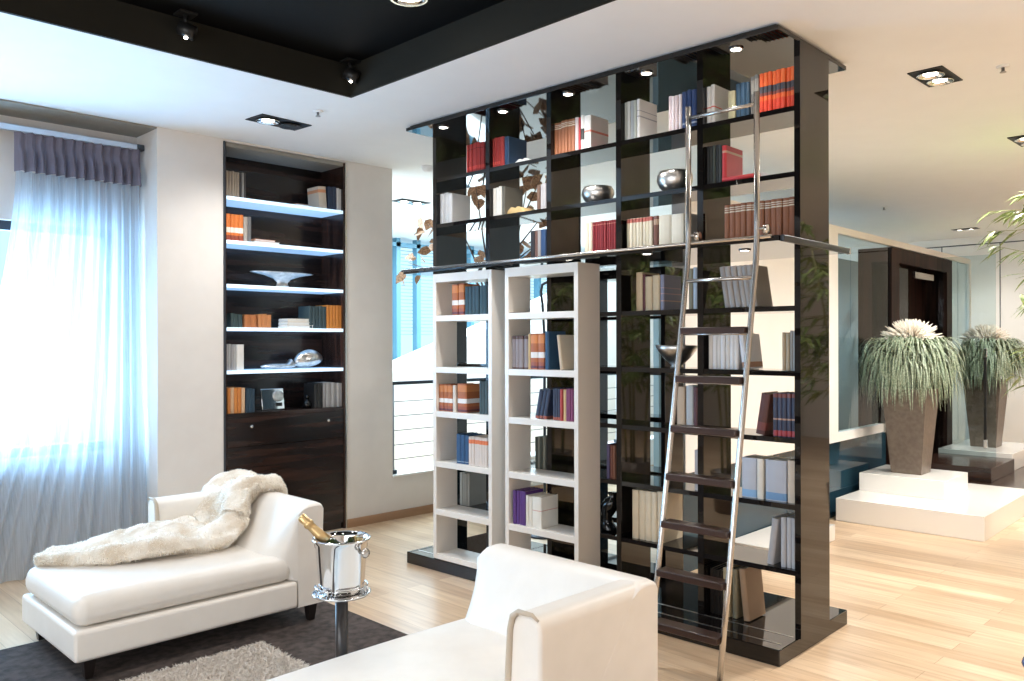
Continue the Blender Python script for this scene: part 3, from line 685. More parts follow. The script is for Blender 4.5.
def shell(th, ph):
    x, y, z = math.sin(th)*math.cos(ph), math.sin(th)*math.sin(ph), math.cos(th)
    dent = 1-.28*math.exp(-((x+.45)**2+(z-.1)**2)/.06)*(y < 0)
    return (.125*x*dent*(1-.22*z)+.02*z, .06*y*dent, .0705+.07*(z if z > -1 else -1)*(1+.12*x*-1))
def pod(th, ph):
    x, y, z = math.sin(th)*math.cos(ph), math.sin(th)*math.sin(ph), math.cos(th)
    lift = .062*math.exp(-((x-.72)**2)/.018)*max(0, z)
    return (.15*x, .055*y, .0215+.021*z+lift)
blob('silver_shell', 'tall folded silver shell ornament on fifth lit shelf', 'ornament', (at_y(309, 360, WY+.12).x, WY+.13, SZ[4]+.0085), shell, 'silver')
blob('silver_pod', 'low flat silver ornament with raised tip on fifth lit shelf', 'ornament', (at_y(279, 365, WY+.10).x, WY+.11, SZ[4]+.002), pod, 'silver')
x = at_y(274.5, 412, WY+.07).x
t = thing('desk_clock', 'silver square desk clock with round dial on the cabinet drawer top', 'clock', (x, WY+.09, .986))
lean = Matrix.Rotation(math.radians(-9), 4, 'X')
MB().box(-.095, .095, -.01, .01, .004, .165, .004).xf(lean).build('clock_plate', 'polish', t)
d_ = MB().lathe([(0, 0), (.044, 0), (.044, .006), (.034, .008), (0, .003)], 32); d_.xf(lean @ Matrix.Translation((.045, -.011, .108)) @ Matrix.Rotation(PI/2, 4, 'X')); d_.build('clock_dial', 'silver', t)
MB().box(.022, .072, -.0135, -.0105, .028, .055).xf(lean).build('clock_window', 'fixture', t)
MB().box(-.03, .03, .03, .036, .0, .10).xf(Matrix.Rotation(math.radians(14), 4, 'X') @ Matrix.Translation((0, .005, .008))).build('easel_back', 'chrome', t)
x = at_y(308, 408, WY+.08).x
t = thing('perfume_bottle', 'small round black stoppered bottle on the cabinet drawer top', 'bottle', (x, WY+.09, .986))
MB().lathe([(0, 0), (.026, 0), (.034, .015), (.035, .032), (.026, .052), (.011, .060), (.011, .07), (0, .07)], 28).build('bottle_body', 'black_vase', t)
MB().lathe([(0, .0705), (.009, .0705), (.016, .085), (.013, .10), (0, .106)], 20).build('stopper', 'black_vase', t)

# ================================================================== library ladder (bookcase frame)
lad = thing('library_ladder', 'steel library ladder with dark wood treads leaning on the bookcase rail', 'ladder', fb(-.2, .265, 0), OFF)
lL, lR = .445-.265, .082-.265
def stile(l):
    pts = [(-.405+.2, l, .006)]
    for z in (.4, .8, 1.2, 1.6): pts.append((-.405+.2+(.34*(z/1.85)), l, z))
    pts += [(-.075+.2, l, 1.80), (-.060+.2, l, 1.88), (-.053+.2, l, 1.96), (-.05+.2, l, 2.05), (-.05+.2, l, 2.66)]
    return MB().tube(pts, .0135, 14)
stile(lL).build('stile', 'chrome', lad); stile(lR).build('stile', 'chrome', lad)
for z in (.198, .428, .648, .866, 1.09, 1.325, 1.556):
    dd = -.205+.34*(z/1.85)
    tr = MB().box(-.035, .045, lR+.012, lL-.012, -.016, .016, .005, 3).build('tread', 'wenge', lad, loc=(dd, 0, z))
    MB().tube([(0, lR, -.017), (0, lL, -.017)], .005, 8).build('tread_rod', 'chrome', tr)
MB().tube([(.125, lR, 1.80), (.125, lL, 1.80)], .0095, 12).build('rung', 'chrome', lad)
MB().tube([(.15, lR, 2.605), (.15, lL, 2.605)], .0095, 12).build('rung', 'chrome', lad)
for l in (lL, lR):
    k = MB().lathe([(0, -.012), (.02, -.012), (.024, -.006), (.024, .006), (.02, .012), (0, .012)], 24)
    k.xf(Matrix.Rotation(PI/2, 4, 'X')); hk = k.build('roller_wheel', 'polish', lad, loc=(.188, l-.028, 2.026))
    MB().box(-.04, .006, -.004, .02, -.006, .006, .003).build('roller_arm', 'chrome', hk)
    MB().lathe([(0, 0), (.017, 0), (.016, .02), (0, .022)], 16).build('rubber_foot', 'fixture', lad, loc=(-.207, l, .0005))

# ================================================================== chaises longues
def chaise(label, loc, mirror):
    """long axis along -x from the back at x=0; the short arm stands on the +y side (or -y when mirrored)"""
    t = thing('chaise_longue', label, 'sofa', loc)
    s = -1 if mirror else 1
    Wd, Ln = .80, 1.245
    def X(x0, x1): return x0, x1
    base = MB().box(-Ln, -.152, -Wd/2, Wd/2, .105, .245, .018, 4); base.build('seat_base', 'leather', t)
    cu = MB().box(-Ln+.004, -.165, -Wd/2+.008*1, Wd/2-.008, .247, .390, .058, 6)
    # soft crown on the cushion
    bmesh.ops.subdivide_edges(cu.bm, edges=[e for e in cu.bm.edges if e.calc_length() > .3], cuts=9, use_grid_fill=True)
    for v in cu.bm.verts:
        if v.co.z > .3:
            fx = (v.co.x+Ln)/(Ln-.2); fy = (v.co.y+Wd/2)/Wd
            v.co.z += .020*max(0, math.sin(PI*min(1, max(0, fx))))**.5*max(0, math.sin(PI*min(1, max(0, fy))))**.5-.006
    for f in cu.bm.faces: f.smooth = True
    co = cu.build('seat_cushion', 'leather', t)
    # back: a wedge whose free end rounds off in plan
    prof = [(0, .105), (0, .30), (0, .50), (0, .615), (-.008, .636), (-.026, .645), (-.060, .647), (-.095, .643), (-.122, .628), (-.148, .60), (-.185, .55), (-.225, .49), (-.270, .43), (-.318, .37), (-.325, .33), (-.20, .25), (-.15, .245), (-.15, .105)]
    bb = MB(); rings = []; ye = -s*Wd/2
    for k in range(25):
        yy = .806*((k/16)**1.6*.72 if k < 16 else .72+.28*(1-(1-(k-16)/8)**2))
        q = min(1, yy/.17); g = math.sqrt(max(0, 1-(1-q)**2)); q2 = min(1, min(yy, .806-yy)/.035); dz = .018*(1-math.sqrt(max(0, 1-(1-q2)**2)))
        ring = []
        for x, z in prof:
            xx = x if x > -.15 else -.15+(x+.15)*g
            if z > .6: zz = z-dz*(z-.6)/.047
            else: zz = z
            ring.append(bb.bm.verts.new((xx, ye+s*(yy+(.006*(1-g) if z < .6 else 0)), zz)))
        rings.append(ring)
    for A, B in zip(rings, rings[1:]):
        for k in range(len(prof)):
            f = bb.bm.faces.new((A[k], A[(k+1) % len(prof)], B[(k+1) % len(prof)], B[k])); f.smooth = True
    bb.bm.faces.new(rings[0]); bb.bm.faces.new(rings[-1][::-1])
    bb.build('backrest', 'leather', t)
    # arm: profile in y-z swept along x
    y1 = s*Wd/2
    yo = y1+s*.0055
    ap = [(yo, .107), (yo, .60), (yo-s*.012, .628), (yo-s*.035, .645), (yo-s*.095, .642), (yo-s*.118, .62), (yo-s*.128, .58), (yo-s*.142, .39), (yo-s*.142, .107)]
    MB().prism(ap, 0, -.62, -.075, .014, 4).build('armrest', 'leather', t)
    fl = MB()
    fpt = [(y1-s*.004, .634), (y1-s*.03, .647), (y1-s*.09, .645), (y1-s*.115, .626), (y1-s*.126, .58), (y1-s*.138, .38), (y1-s*.138, .12)]
    fl.tube([(-.621, a, z) for a, z in fpt], [.004, .007, .009, .011, .012, .013, .013], 10)
    fl.build('arm_piping', 'fold', t)['label'] = 'beige folded edge on the arm end'
    for (x, y) in ((-Ln+.075, -Wd/2+.06), (-Ln+.075, Wd/2-.06), (-.055, -Wd/2+.045), (-.055, Wd/2-.045)):
        a, c = .028, .017
        MB().hexa([(x-c, y-c, .0125), (x+c, y-c, .0125), (x+c, y+c, .0125), (x-c, y+c, .0125), (x-a, y-a, .106), (x+a, y-a, .106), (x+a, y+a, .106), (x-a, y+a, .106)], .003).build('leg', 'dark_leg', t)
    return t
chaise('white leather chaise longue under the fur throw by the curtain', (2.445, 4.29, 0), False)
chaise('white leather chaise longue in front of the black bookcase and ladder', (2.50, 2.165, 0), True)

# fur throw: thick lumpy strip over the cushion and the back corner
def throw():
    from mathutils import noise
    path = [  # x, y, z, half width, thickness   (centre line from the tail to behind the back)
        (1.25, 4.63, .418, .02, .014), (1.32, 4.585, .43, .06, .025), (1.42, 4.52, .445, .105, .04), (1.53, 4.47, .455, .15, .052), (1.66, 4.41, .465, .19, .062), (1.79, 4.385, .468, .20, .066),
        (1.92, 4.37, .468, .215, .066), (2.03, 4.37, .472, .225, .066), (2.08, 4.41, .50, .225, .066), (2.13, 4.45, .565, .22, .062), (2.18, 4.49, .63, .215, .055), (2.25, 4.52, .68, .215, .046),
        (2.34, 4.53, .70, .21, .040), (2.43, 4.535, .682, .205, .032), (2.468, 4.54, .60, .20, .025), (2.474, 4.54, .50, .19, .022)]
    b = MB(); n, mseg = len(path), 56
    # resample
    P = []
    for i in range(n-1):
        for k in range(7):
            f = k/7
            P.append([path[i][j]*(1-f)+path[i+1][j]*f for j in range(5)])
    P.append(list(path[-1])); rings = []
    for i, p in enumerate(P):
        a = Vector(P[max(0, i-1)][:3]); c = Vector(P[min(len(P)-1, i+1)][:3]); t = (c-a).normalized()
        side = Vector((-.05, 1, 0)); side = (side-t*side.dot(t)).normalized(); nor = t.cross(side).normalized()
        if nor.z < 0 and i < 60: nor = -nor
        ring = []
        for k in range(mseg):
            an = 2*PI*k/mseg; ca, sa = math.cos(an), math.sin(an)
            q = Vector(p[:3])+side*(p[3]*math.copysign(abs(ca)**.7, ca))+nor*(p[4]*.9*math.copysign(abs(sa)**.8, sa))
            w = noise.noise(Vector((q.x*6, q.y*11, q.z*8)))
            w2 = noise.noise(Vector((q.x*17, q.y*26, q.z*20)))
            fine = noise.noise(q*85)
            dirv = (side*ca*.5+nor*sa)
            fold = math.sin(ca*6.5+2.2*noise.noise(Vector((q.x*4.5, q.z*4, 1.3)))*2+i*.05)
            q += dirv*(.028*w+.015*w2+.005*fine+.021*fold*min(1, p[3]/.15))
            ring.append(b.bm.verts.new(q))
        rings.append(ring)
    for A, B in zip(rings, rings[1:]):
        for k in range(mseg):
            f = b.bm.faces.new((A[k], A[(k+1) % mseg], B[(k+1) % mseg], B[k])); f.smooth = True
    b.bm.faces.new(rings[0]); b.bm.faces.new(rings[-1][::-1])
    # short fur: fine tufts standing out of the skin
    fur = MB(); rnd = random.Random(3)
    bmesh.ops.recalc_face_normals(b.bm, faces=b.bm.faces); b.bm.normal_update()
    faces = [f for f in b.bm.faces if len(f.verts) == 4]
    for f in faces:
        vs = [v.co for v in f.verts]
        for _ in range(3):
            u, v = rnd.random(), rnd.random()
            q = (vs[0]*(1-u)+vs[1]*u)*(1-v)+(vs[3]*(1-u)+vs[2]*u)*v
            dv = (f.normal+Vector((rnd.uniform(-.8, .8), rnd.uniform(-.8, .8), rnd.uniform(-.9, .3)))).normalized()
            fur.blade([q-f.normal*.002, q+dv*.005, q+dv*.010+Vector((0, 0, -.003))], [.0022, .0016, .0004], Vector((rnd.uniform(-1, 1), rnd.uniform(-1, 1), .2)))
    t = thing('fur_throw', 'cream fur throw draped over the chaise cushion and its back', 'throw', (1.9, 4.4, .40))
    b.xf(Matrix.Translation((-1.9, -4.4, -.40))); fur.xf(Matrix.Translation((-1.9, -4.4, -.40)))
    b.build('fur_skin', 'fur', t)
    o = fur.build('fur_pile', 'hair', t, normals=False); o['kind'] = 'stuff'
throw()

# ================================================================== rugs
r = MB().box(-.6, 2.62, 1.2, 4.62, .0005, .012, .004).build('dark_rug', 'rug'); tag(r, 'large dark brown flat rug under the chaises', 'rug')
rg = thing('shag_rug', 'small pale shaggy rug on the dark rug beside the chaise', 'rug', (1.2, 3.0, .0125))
MB().box(-.45, .80, -.40, .74, 0, .012, .004).build('rug_base', 'shag', rg)
sh = MB(); rnd = random.Random(5)
for _ in range(26000):
    x = .80-abs(rnd.random())**1.3*1.0; y = .74-rnd.random()**1.3*1.0
    if y < -.38 or x < -.43 or math.hypot(x-.625, y+.225) < .16: continue
    a = rnd.uniform(0, 2*PI); ln = rnd.uniform(.012, .03)
    dx, dy = math.cos(a)*ln*.7, math.sin(a)*ln*.7
    sh.blade([(x, y, .010), (x+dx*.4, y+dy*.4, .012+ln*.5), (x+dx, y+dy, .012+ln*.72)], [.0022, .002, .0008], Vector((rnd.uniform(-1, 1), rnd.uniform(-1, 1), .3)))
o = sh.build('shag_pile', 'shag', rg, normals=False); o['kind'] = 'stuff'

# ================================================================== champagne stand, bucket and bottle
SX, SYY = 1.825, 2.775
st = thing('champagne_stand', 'dark pole stand with polished round tray holding the ice bucket', 'stand', (SX, SYY, .026))
MB().lathe([(0, 0), (.125, 0), (.13, .006), (.12, .014), (.03, .018), (0, .018)], 40).build('foot_plate', 'polish', st)
MB().lathe([(.0, .018), (.0245, .018), (.0245, .486), (0, .486)], 28).build('pole', 'dark_pole', st)
tp = MB().lathe([(0, .486), (.05, .486), (.108, .492), (.114, .497), (.114, .502), (.108, .503), (.05, .500), (0, .500)], 56).build('tray', 'polish', st)
gr = MB()
for k in range(4):
    a0 = k*PI/2+.15+.6; a1 = (k+1)*PI/2-.15+.6; P = []
    zz = .527
    P.append((0.101*math.cos(a0), 0.101*math.sin(a0), .503)); P.append((0.101*math.cos(a0), 0.101*math.sin(a0), zz-.005))
    for i in range(13):
        a = a0+.03+(a1-a0-.06)*i/12; P.append((0.101*math.cos(a), 0.101*math.sin(a), zz))
    P.append((0.101*math.cos(a1), 0.101*math.sin(a1), zz-.005)); P.append((0.101*math.cos(a1), 0.101*math.sin(a1), .503))
    gr.tube(P, .0035, 8)
gr.build('guard_rail', 'polish', st)
BZ = .026+.5035
bk = thing('ice_bucket', 'polished steel champagne bucket with ring knobs on the tray', 'bucket', (SX, SYY, BZ))
MB().lathe([(0, 0), (.080, 0), (.086, .004), (.088, .02), (.101, .19), (.112, .203), (.114, .208), (.110, .212), (.102, .206), (.097, .19), (.084, .022), (0, .016)], 64).build('bucket_body', 'polish', bk)
for a in (-1.35, -1.35+PI):
    k = MB().lathe([(0, 0), (.008, 0), (.007, .012), (.018, .02), (.020, .028), (.015, .036), (0, .038)], 24)
    k.xf(Matrix.Rotation(a, 4, 'Z') @ Matrix.Translation((.099, 0, .165)) @ Matrix.Rotation(PI/2, 4, 'Y'))
    k.build('side_knob', 'chrome', bk)
# bottle leaning in the bucket, neck towards the chaise
bt = thing('champagne_bottle', 'champagne bottle with gold foil neck leaning in the ice bucket', 'bottle', (SX+.036, SYY-.036, BZ+.090))
dirb = (Vector((-.56, .56, .76))).normalized()
q = Vector((0, 0, 1)).rotation_difference(dirb).to_matrix().to_4x4()
MB().lathe([(0, 0), (.030, 0), (.033, .006), (.033, .10), (.030, .13), (.023, .15), (0, .15)], 32).xf(q).build('bottle_body', 'bottle', bt)
MB().lathe([(0, .150), (.0235, .150), (.0205, .19), (.0175, .225), (.0175, .240), (.0205, .242), (.0205, .256), (.0175, .258), (.0185, .284), (.015, .293), (0, .295)], 28).xf(q).build('foil', 'gold', bt)

# ================================================================== curtain
rail = thing('curtain_rail', 'pale aluminium curtain rail with end bracket in the window recess', 'rail', (1.4, 5.95, 2.865))
MB().box(-2.2, .87, -.02, .02, -.018, .022, .003).build('rail_bar', 'alu', rail)
MB().box(.84, .888, -.026, .03, -.0185, .022, .003).build('end_bracket', 'steel_dark', rail)
def curtain_sheet(z0, z1, nz, left, right, amp, yc, seed, freq, flare=0, uneven=0):
    rnd = random.Random(seed); b = MB(); nx = 420; rows = []
    ph = [rnd.uniform(0, 6.28) for _ in range(5)]
    for j in range(nz+1):
        f = j/nz; z = z1+(z0-z1)*f; row = []
        for i in range(nx+1):
            s = i/nx
            lx = left-flare*f**1.6; right_ = right+.022*f
            x = lx+(right_-lx)*s
            y = yc+amp*(.62*math.sin(s*freq*2*PI+ph[0]+.5*math.sin(s*9+ph[1]))+.38*math.sin(s*freq*1.37*2*PI+ph[2]))*(.75+.5*f)
            y += uneven*f*math.sin(s*5+ph[3])-.13*f*f*s
            row.append(b.bm.verts.new((x, y, z+(0 if f < .98 else .012*math.sin(s*11+ph[4])))))
        rows.append(row)
    for A, B in zip(rows, rows[1:]):
        for i in range(nx):
            f = b.bm.faces.new((A[i], A[i+1], B[i+1], B[i])); f.smooth = True
    return b
cur = thing('curtain', 'long sheer grey curtain with plum pleated heading at the window', 'curtain', (1.9, 5.95, 0))
X0 = -1.9
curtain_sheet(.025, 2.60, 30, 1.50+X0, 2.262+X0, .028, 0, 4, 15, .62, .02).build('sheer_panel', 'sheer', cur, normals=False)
hb = MB(); rnd = random.Random(2); n = 13; rows = []
for j in range(9):
    f = j/8; z = 2.843-.253*f; row = []
    for i in range(n*14+1):
        s = i/(n*14); ph = (s*n) % 1
        x = 1.485+(2.262-1.485)*s+X0
        pinch = math.exp(-((f-.30)/.16)**2)
        w = abs(ph-.5)*2
        y = -.008-.058*(1-w**2)*(.55+.6*f+.25*(1-pinch))*(1-.45*pinch)+.01*math.sin(s*37)
        row.append(hb.bm.verts.new((x+.008*math.sin(ph*2*PI)*(1-f), y, z)))
    rows.append(row)
for A, B in zip(rows, rows[1:]):
    for i in range(len(A)-1):
        f = hb.bm.faces.new((A[i], A[i+1], B[i+1], B[i])); f.smooth = True
hb.build('pleated_heading', 'header', cur, normals=False)['label'] = 'dark plum pleated heading'

# ================================================================== ceiling fittings
def double_lamp(label, x, y, rz, lit=(1, 1), sc=1.0):
    t = thing('recessed_lamp', label, 'ceiling lamp', (x, y, H), rz, 'black double recessed ceiling lamps')
    fr = MB(); a, c = .19*sc, .1*sc
    fr.box(-a, a, -c, -c+.012, -.006, -.0005); fr.box(-a, a, c-.012, c, -.006, -.0005); fr.box(-a, -a+.012, -c, c, -.006, -.0005); fr.box(a-.012, a, -c, c, -.006, -.0005)
    fr.box(-a+.012, a-.012, -c+.012, c-.012, -.003, -.0005)
    fr.build('lamp_frame', 'fixture', t)
    for i, sx in enumerate((-1, 1)):
        p = MB().lathe([(.040*sc, 0), (.070*sc, -.012), (.076*sc, -.014), (.078*sc, -.010), (.066*sc, -.002)], 36).build('lamp_ring', 'lampoff' if lit[i] else 'fixture', t, loc=(sx*.085*sc, 0, -.0035))
        MB().lathe([(0, 0), (.04*sc, 0), (.04*sc, -.004), (0, -.006)], 28).build('bulb', 'lamp' if lit[i] else 'fixture', p, loc=(0, 0, -.001))
    return t
double_lamp('black double recessed lamp in the ceiling before the wall cabinet', 2.825, 5.03, math.radians(4), (1, 0))
double_lamp('black double recessed lamp in the ceiling right of the bookcase canopy', 4.94, 1.605, 0, sc=.9)
double_lamp('black double recessed lamp in the ceiling farther out past the canopy', 6.98, 1.62, 0)
double_lamp('small double recessed lamp in the ceiling near the far white panels', 11.9, 3.5, PI/2, sc=.8)
double_lamp('double recessed lamp in the daylit hall ceiling beyond the railing', 5.40, 6.9, math.radians(0))
def sprinkler(label, x, y):
    t = thing('sprinkler', label, 'sprinkler', (x, y, H), 0, 'ceiling sprinklers')
    MB().lathe([(0, -.0005), (.034, -.0005), (.03, -.006), (.012, -.009), (0, -.009)], 24).build('rosette', 'ceiling', t)
    MB().lathe([(0, -.009), (.008, -.009), (.008, -.03), (.016, -.032), (.016, -.036), (0, -.037)], 16).build('nozzle', 'sprink', t)
sprinkler('small ceiling sprinkler before the wall cabinet, beside the tray corner', 2.868, 4.618)
sprinkler('small ceiling sprinkler right of the bookcase canopy', 5.015, 1.289)
sprinkler('tiny ceiling sprinkler above the white-framed glass front', 9.3, 3.55)
t = thing('smoke_detector', 'round white smoke detector on the ceiling beside the bookcase canopy', 'detector', (4.42, 5.42, H))
MB().lathe([(0, -.0005), (.055, -.0005), (.055, -.014), (.04, -.034), (.03, -.046), (0, -.048)], 32).build('detector_body', 'ceiling', t)
# tray lamps: two little spots on the tray and one big round downlight
def tray_spot(label, x, y, z):
    t = thing('tray_spotlight', label, 'spotlight', (x, y, z), 0, 'black spotlights in the ceiling tray')
    MB().box(-.045, .045, -.045, .045, -.012, -.0005, .002).build('mount', 'fixture', t)
    MB().tube([(0, 0, -.012), (0, 0, -.06)], .012, 12).build('stem', 'fixture', t)
    h = MB().lathe([(0, 0), (.036, 0), (.038, .08), (.03, .085), (.028, .07), (0, .07)], 24)
    h.xf(Matrix.Translation((0, 0, -.085)) @ Matrix.Rotation(math.radians(115), 4, 'Y') @ Matrix.Rotation(.5, 4, 'X') @ Matrix.Translation((0, 0, -.035))); hd = h.build('lamp_head', 'fixture', t)
    MB().lathe([(0, 0), (.010, 0), (.007, .006), (0, .007)], 16).xf(Matrix.Rotation(PI, 4, 'X')).build('lens', 'lamp', hd, loc=(-.005, -.012, -.128))
tray_spot('black spotlight in the ceiling tray above the curtain side', 1.80, 4.13, H+.189)
tray_spot('black spotlight in the inner corner of the ceiling tray', 2.79, 4.14, H+.189)
t = thing('round_downlight', 'round silver downlight in the black ceiling tray', 'ceiling lamp', (2.47, 3.17, H+.189))
MB().lathe([(.062, -.001), (.10, -.001), (.104, -.012), (.09, -.018), (.07, -.008)], 36).build('lamp_ring', 'lampoff', t)
MB().lathe([(0, -.001), (.06, -.001), (.06, -.006), (0, -.008)], 28).build('bulb', 'lamp', t)

# ================================================================== hall beyond the parapet: railing, dry tree, pale ramp
rlg = thing('railing', 'steel cable railing with dark handrail on the parapet by the bookcase', 'railing', (WX, 5.80, .372))
MB().box(.0, 4.8, -.02, .02, .765, .795, .004).build('handrail', 'steel_dark', rlg)
for x in (.05, 1.6, 3.2, 4.7):
    MB().box(x-.02, x+.02, -.012, .012, 0, .765, .002).build('post', 'alu', rlg)
    MB().box(x-.035, x+.035, -.03, .03, 0, .035, .003).build('post_foot', 'steel_dark', rlg)
for k in range(5): MB().tube([(.03, 0, .12+k*.125), (4.75, 0, .12+k*.125)], .0035, 8).build('cable', 'steel_dark', rlg)
rm = MB(); rm.prism([(5.0, .0), (12.0, .0), (12.0, 4.6-1.8), (10.6, 2.85), (5.0, .98)], 1, 7.55, 7.95)
tag(rm.build('stair_flank', 'plinth'), 'white sloping stair flank in the daylit hall beyond the railing', 'stairs')

tree = thing('dried_tree', 'bare branching tree with big dried brown leaves behind the bookcase', 'tree', fb(1.42, 3.25, 0), OFF)
tpot = MB().hexa([(-.15, -.15, 0), (.15, -.15, 0), (.15, .15, 0), (-.15, .15, 0), (-.2, -.2, .45), (.2, -.2, .45), (.2, .2, .45), (-.2, .2, .45)], .01).build('pot', 'pot', tree)
rnd = random.Random(11)
MB().tube([(0, 0, .40), (.01, .02, 1.0), (.0, -.03, 1.6), (.02, .0, 2.0)], [.026, .022, .017, .012], 10).build('trunk', 'branch', tree)
ends = [(0, 1.12, 2.26), (.05, .72, 2.44), (-.05, .42, 2.62), (.1, .95, 2.62), (0, -.42, 2.88), (.05, -.62, 2.62), (0, -.50, 2.30), (-.1, .1, 2.82), (.1, -.15, 2.45), (0, -.30, 2.70), (.0, .15, 2.25), (.05, .55, 2.20), (0, -.75, 2.20), (-.05, -.62, 2.86)]
br = MB(); lf = MB()
for e in ends:
    e = Vector(e); s0 = Vector((0, rnd.uniform(-.02, .02), rnd.uniform(1.55, 1.95)))
    m1 = s0.lerp(e, .5)+Vector((rnd.uniform(-.05, .05), rnd.uniform(-.05, .05), .07))
    br.tube([s0, m1, e], [.010, .007, .003], 7)
    for k in range(9):
        c = e+Vector((rnd.uniform(-.11, .11), rnd.uniform(-.13, .13), rnd.uniform(-.11, .07)))
        dv = Vector((rnd.uniform(-.7, .7), rnd.uniform(-1, 1), rnd.uniform(-1, .2))).normalized()
        ln = rnd.uniform(.09, .16)
        lf.blade([c, c+dv*ln*.3, c+dv*ln*.65+Vector((0, 0, -.01)), c+dv*ln+Vector((0, 0, -.03))], [.006, .045, .04, .003], Vector((rnd.uniform(-1, 1), rnd.uniform(-1, 1), rnd.uniform(0, 1))))
br.build('branches', 'branch', tree)
o = lf.build('leaves', 'dry_leaf', tree, normals=False); o['kind'] = 'stuff'

t = thing('tube_stand', 'bent grey metal tube stand behind the white bookcase beside the dark bays', 'stand', fb(1.25, 2.52, 0), OFF)
MB().tube([(0, 0, .02), (0, .0, 1.0), (0, .0, 1.55), (0, .02, 1.80), (0, .035, 1.90), (0, .02, 1.955), (0, -.03, 1.97), (0, -.16, 1.965)], .011, 10).build('bent_tube', 'steel_dark', t)
MB().tube([(0, .0, 1.73), (0, -.10, 1.73)], .009, 8).build('cross_bar', 'steel_dark', t)
MB().lathe([(0, 0), (.14, 0), (.14, .012), (.03, .02), (0, .02)], 32).build('foot_plate', 'steel_dark', t)

# ================================================================== plinths, pots and the dark-wood cabin on the right (bookcase frame)
def bthing_box(name, label, cat, d0, d1, l0, l1, z0, z1, m, bev=.004):
    o = MB().box(-(d1-d0)/2, (d1-d0)/2, -(l1-l0)/2, (l1-l0)/2, 0, z1-z0, bev).build(name, m, loc=fb((d0+d1)/2, (l0+l1)/2, z0), rz=OFF)
    return tag(o, label, cat)
bthing_box('low_plinth', 'wide low white plinth on the oak floor beside the bookcase', 'plinth', 3.32, 4.88, -.04, 1.08, 0, .19, 'plinth')
bthing_box('plinth_block', 'square white block on the wide plinth under the front planter', 'plinth', 3.81, 4.47, .37, 1.07, .1905, .348, 'plinth')
bthing_box('dark_platform', 'dark wood low platform behind the wide white plinth', 'platform', 4.90, 7.30, -.02, 1.10, 0, .165, 'wood_dark_floor')
bthing_box('dark_step', 'raised dark wood step on the low platform behind the front planter', 'platform', 5.20, 6.10, .36, 1.09, .1655, .30, 'wood_dark_floor')
bthing_box('plinth_block', 'white block on the dark platform under the rear planter', 'plinth', 6.12, 7.25, .38, 1.09, .1655, .345, 'plinth')
bthing_box('white_platform', 'long low white platform against the teal recess behind the bookcase', 'platform', 1.6, 2.62, .80, 1.14, 0, .12, 'plinth')

def planter(label, d, l, zb, seed):
    t = thing('potted_grass', label, 'plant', fb(d, l, zb), OFF)
    a, c, h = .125, .185, .74
    # tapered square pot with a hollow mouth
    b = MB(); rings = []
    for w, z in ((a, 0), (c, h), (c-.02, h), (c-.03, h-.06)):
        rings.append([b.bm.verts.new((x*w, y*w, z)) for x, y in ((-1, -1), (1, -1), (1, 1), (-1, 1))])
    for A, B in zip(rings, rings[1:]):
        for k in range(4): b.bm.faces.new((A[k], A[(k+1) % 4], B[(k+1) % 4], B[k]))
    b.bm.faces.new(rings[0][::-1]); b.bm.faces.new(rings[-1])
    b.build('pot', 'pot', t)
    rnd = random.Random(seed); g = MB()
    for _ in range(1900):
        an = rnd.uniform(0, 2*PI); r0 = rnd.uniform(0, .11); R = rnd.uniform(.22, .46); zt = h+rnd.uniform(.26, .50); drop = rnd.uniform(.16, .48)
        if rnd.random() < .35: R *= rnd.uniform(.8, 1.12); drop *= rnd.uniform(.15, .6)
        if seed == 22 and math.sin(an) > 0: R *= 1-.42*math.sin(an)
        ca, sa = math.cos(an), math.sin(an); tw = rnd.uniform(-.25, .25); P = []
        for k in range(7):
            f = k/6; rr = r0+(R-r0)*math.sin(f*PI/2)**1.0
            z = h-.02+(zt-h)*math.sin(min(1, f*1.75)*PI/2)-drop*max(0, f-.42)**1.5*2.1
            P.append(((ca*math.cos(tw*f)-sa*math.sin(tw*f))*rr, (sa*math.cos(tw*f)+ca*math.sin(tw*f))*rr, z))
        g.blade(P, [.005, .006, .0068, .0068, .0058, .0042, .001], Vector((ca*.3, sa*.3, 1)))
    o = g.build('grass_blades', 'grass', t, normals=False); o['kind'] = 'stuff'
    f_ = MB()
    for _ in range(230):
        an = rnd.uniform(0, 2*PI); el = rnd.uniform(.05, 1.5)
        dv = Vector((math.cos(an)*math.cos(el)*1.35, math.sin(an)*math.cos(el)*1.35, math.sin(el)*1.0))
        c0 = Vector((0, 0, h+.42))+dv*.06; c1 = Vector((0, 0, h+.42))+dv*rnd.uniform(.165, .205)
        f_.tube([c0, c0.lerp(c1, .55), c1], [.010, .014, .002], 6)
    f_.build('cream_plumes', 'plume', t)
    return t
planter('tall brown pot of trailing grass with cream plumes on the stacked white blocks', 4.13, .74, .349, 21)
planter('brown pot of trailing grass with cream plumes behind the glass door', 6.68, .76, .346, 22)

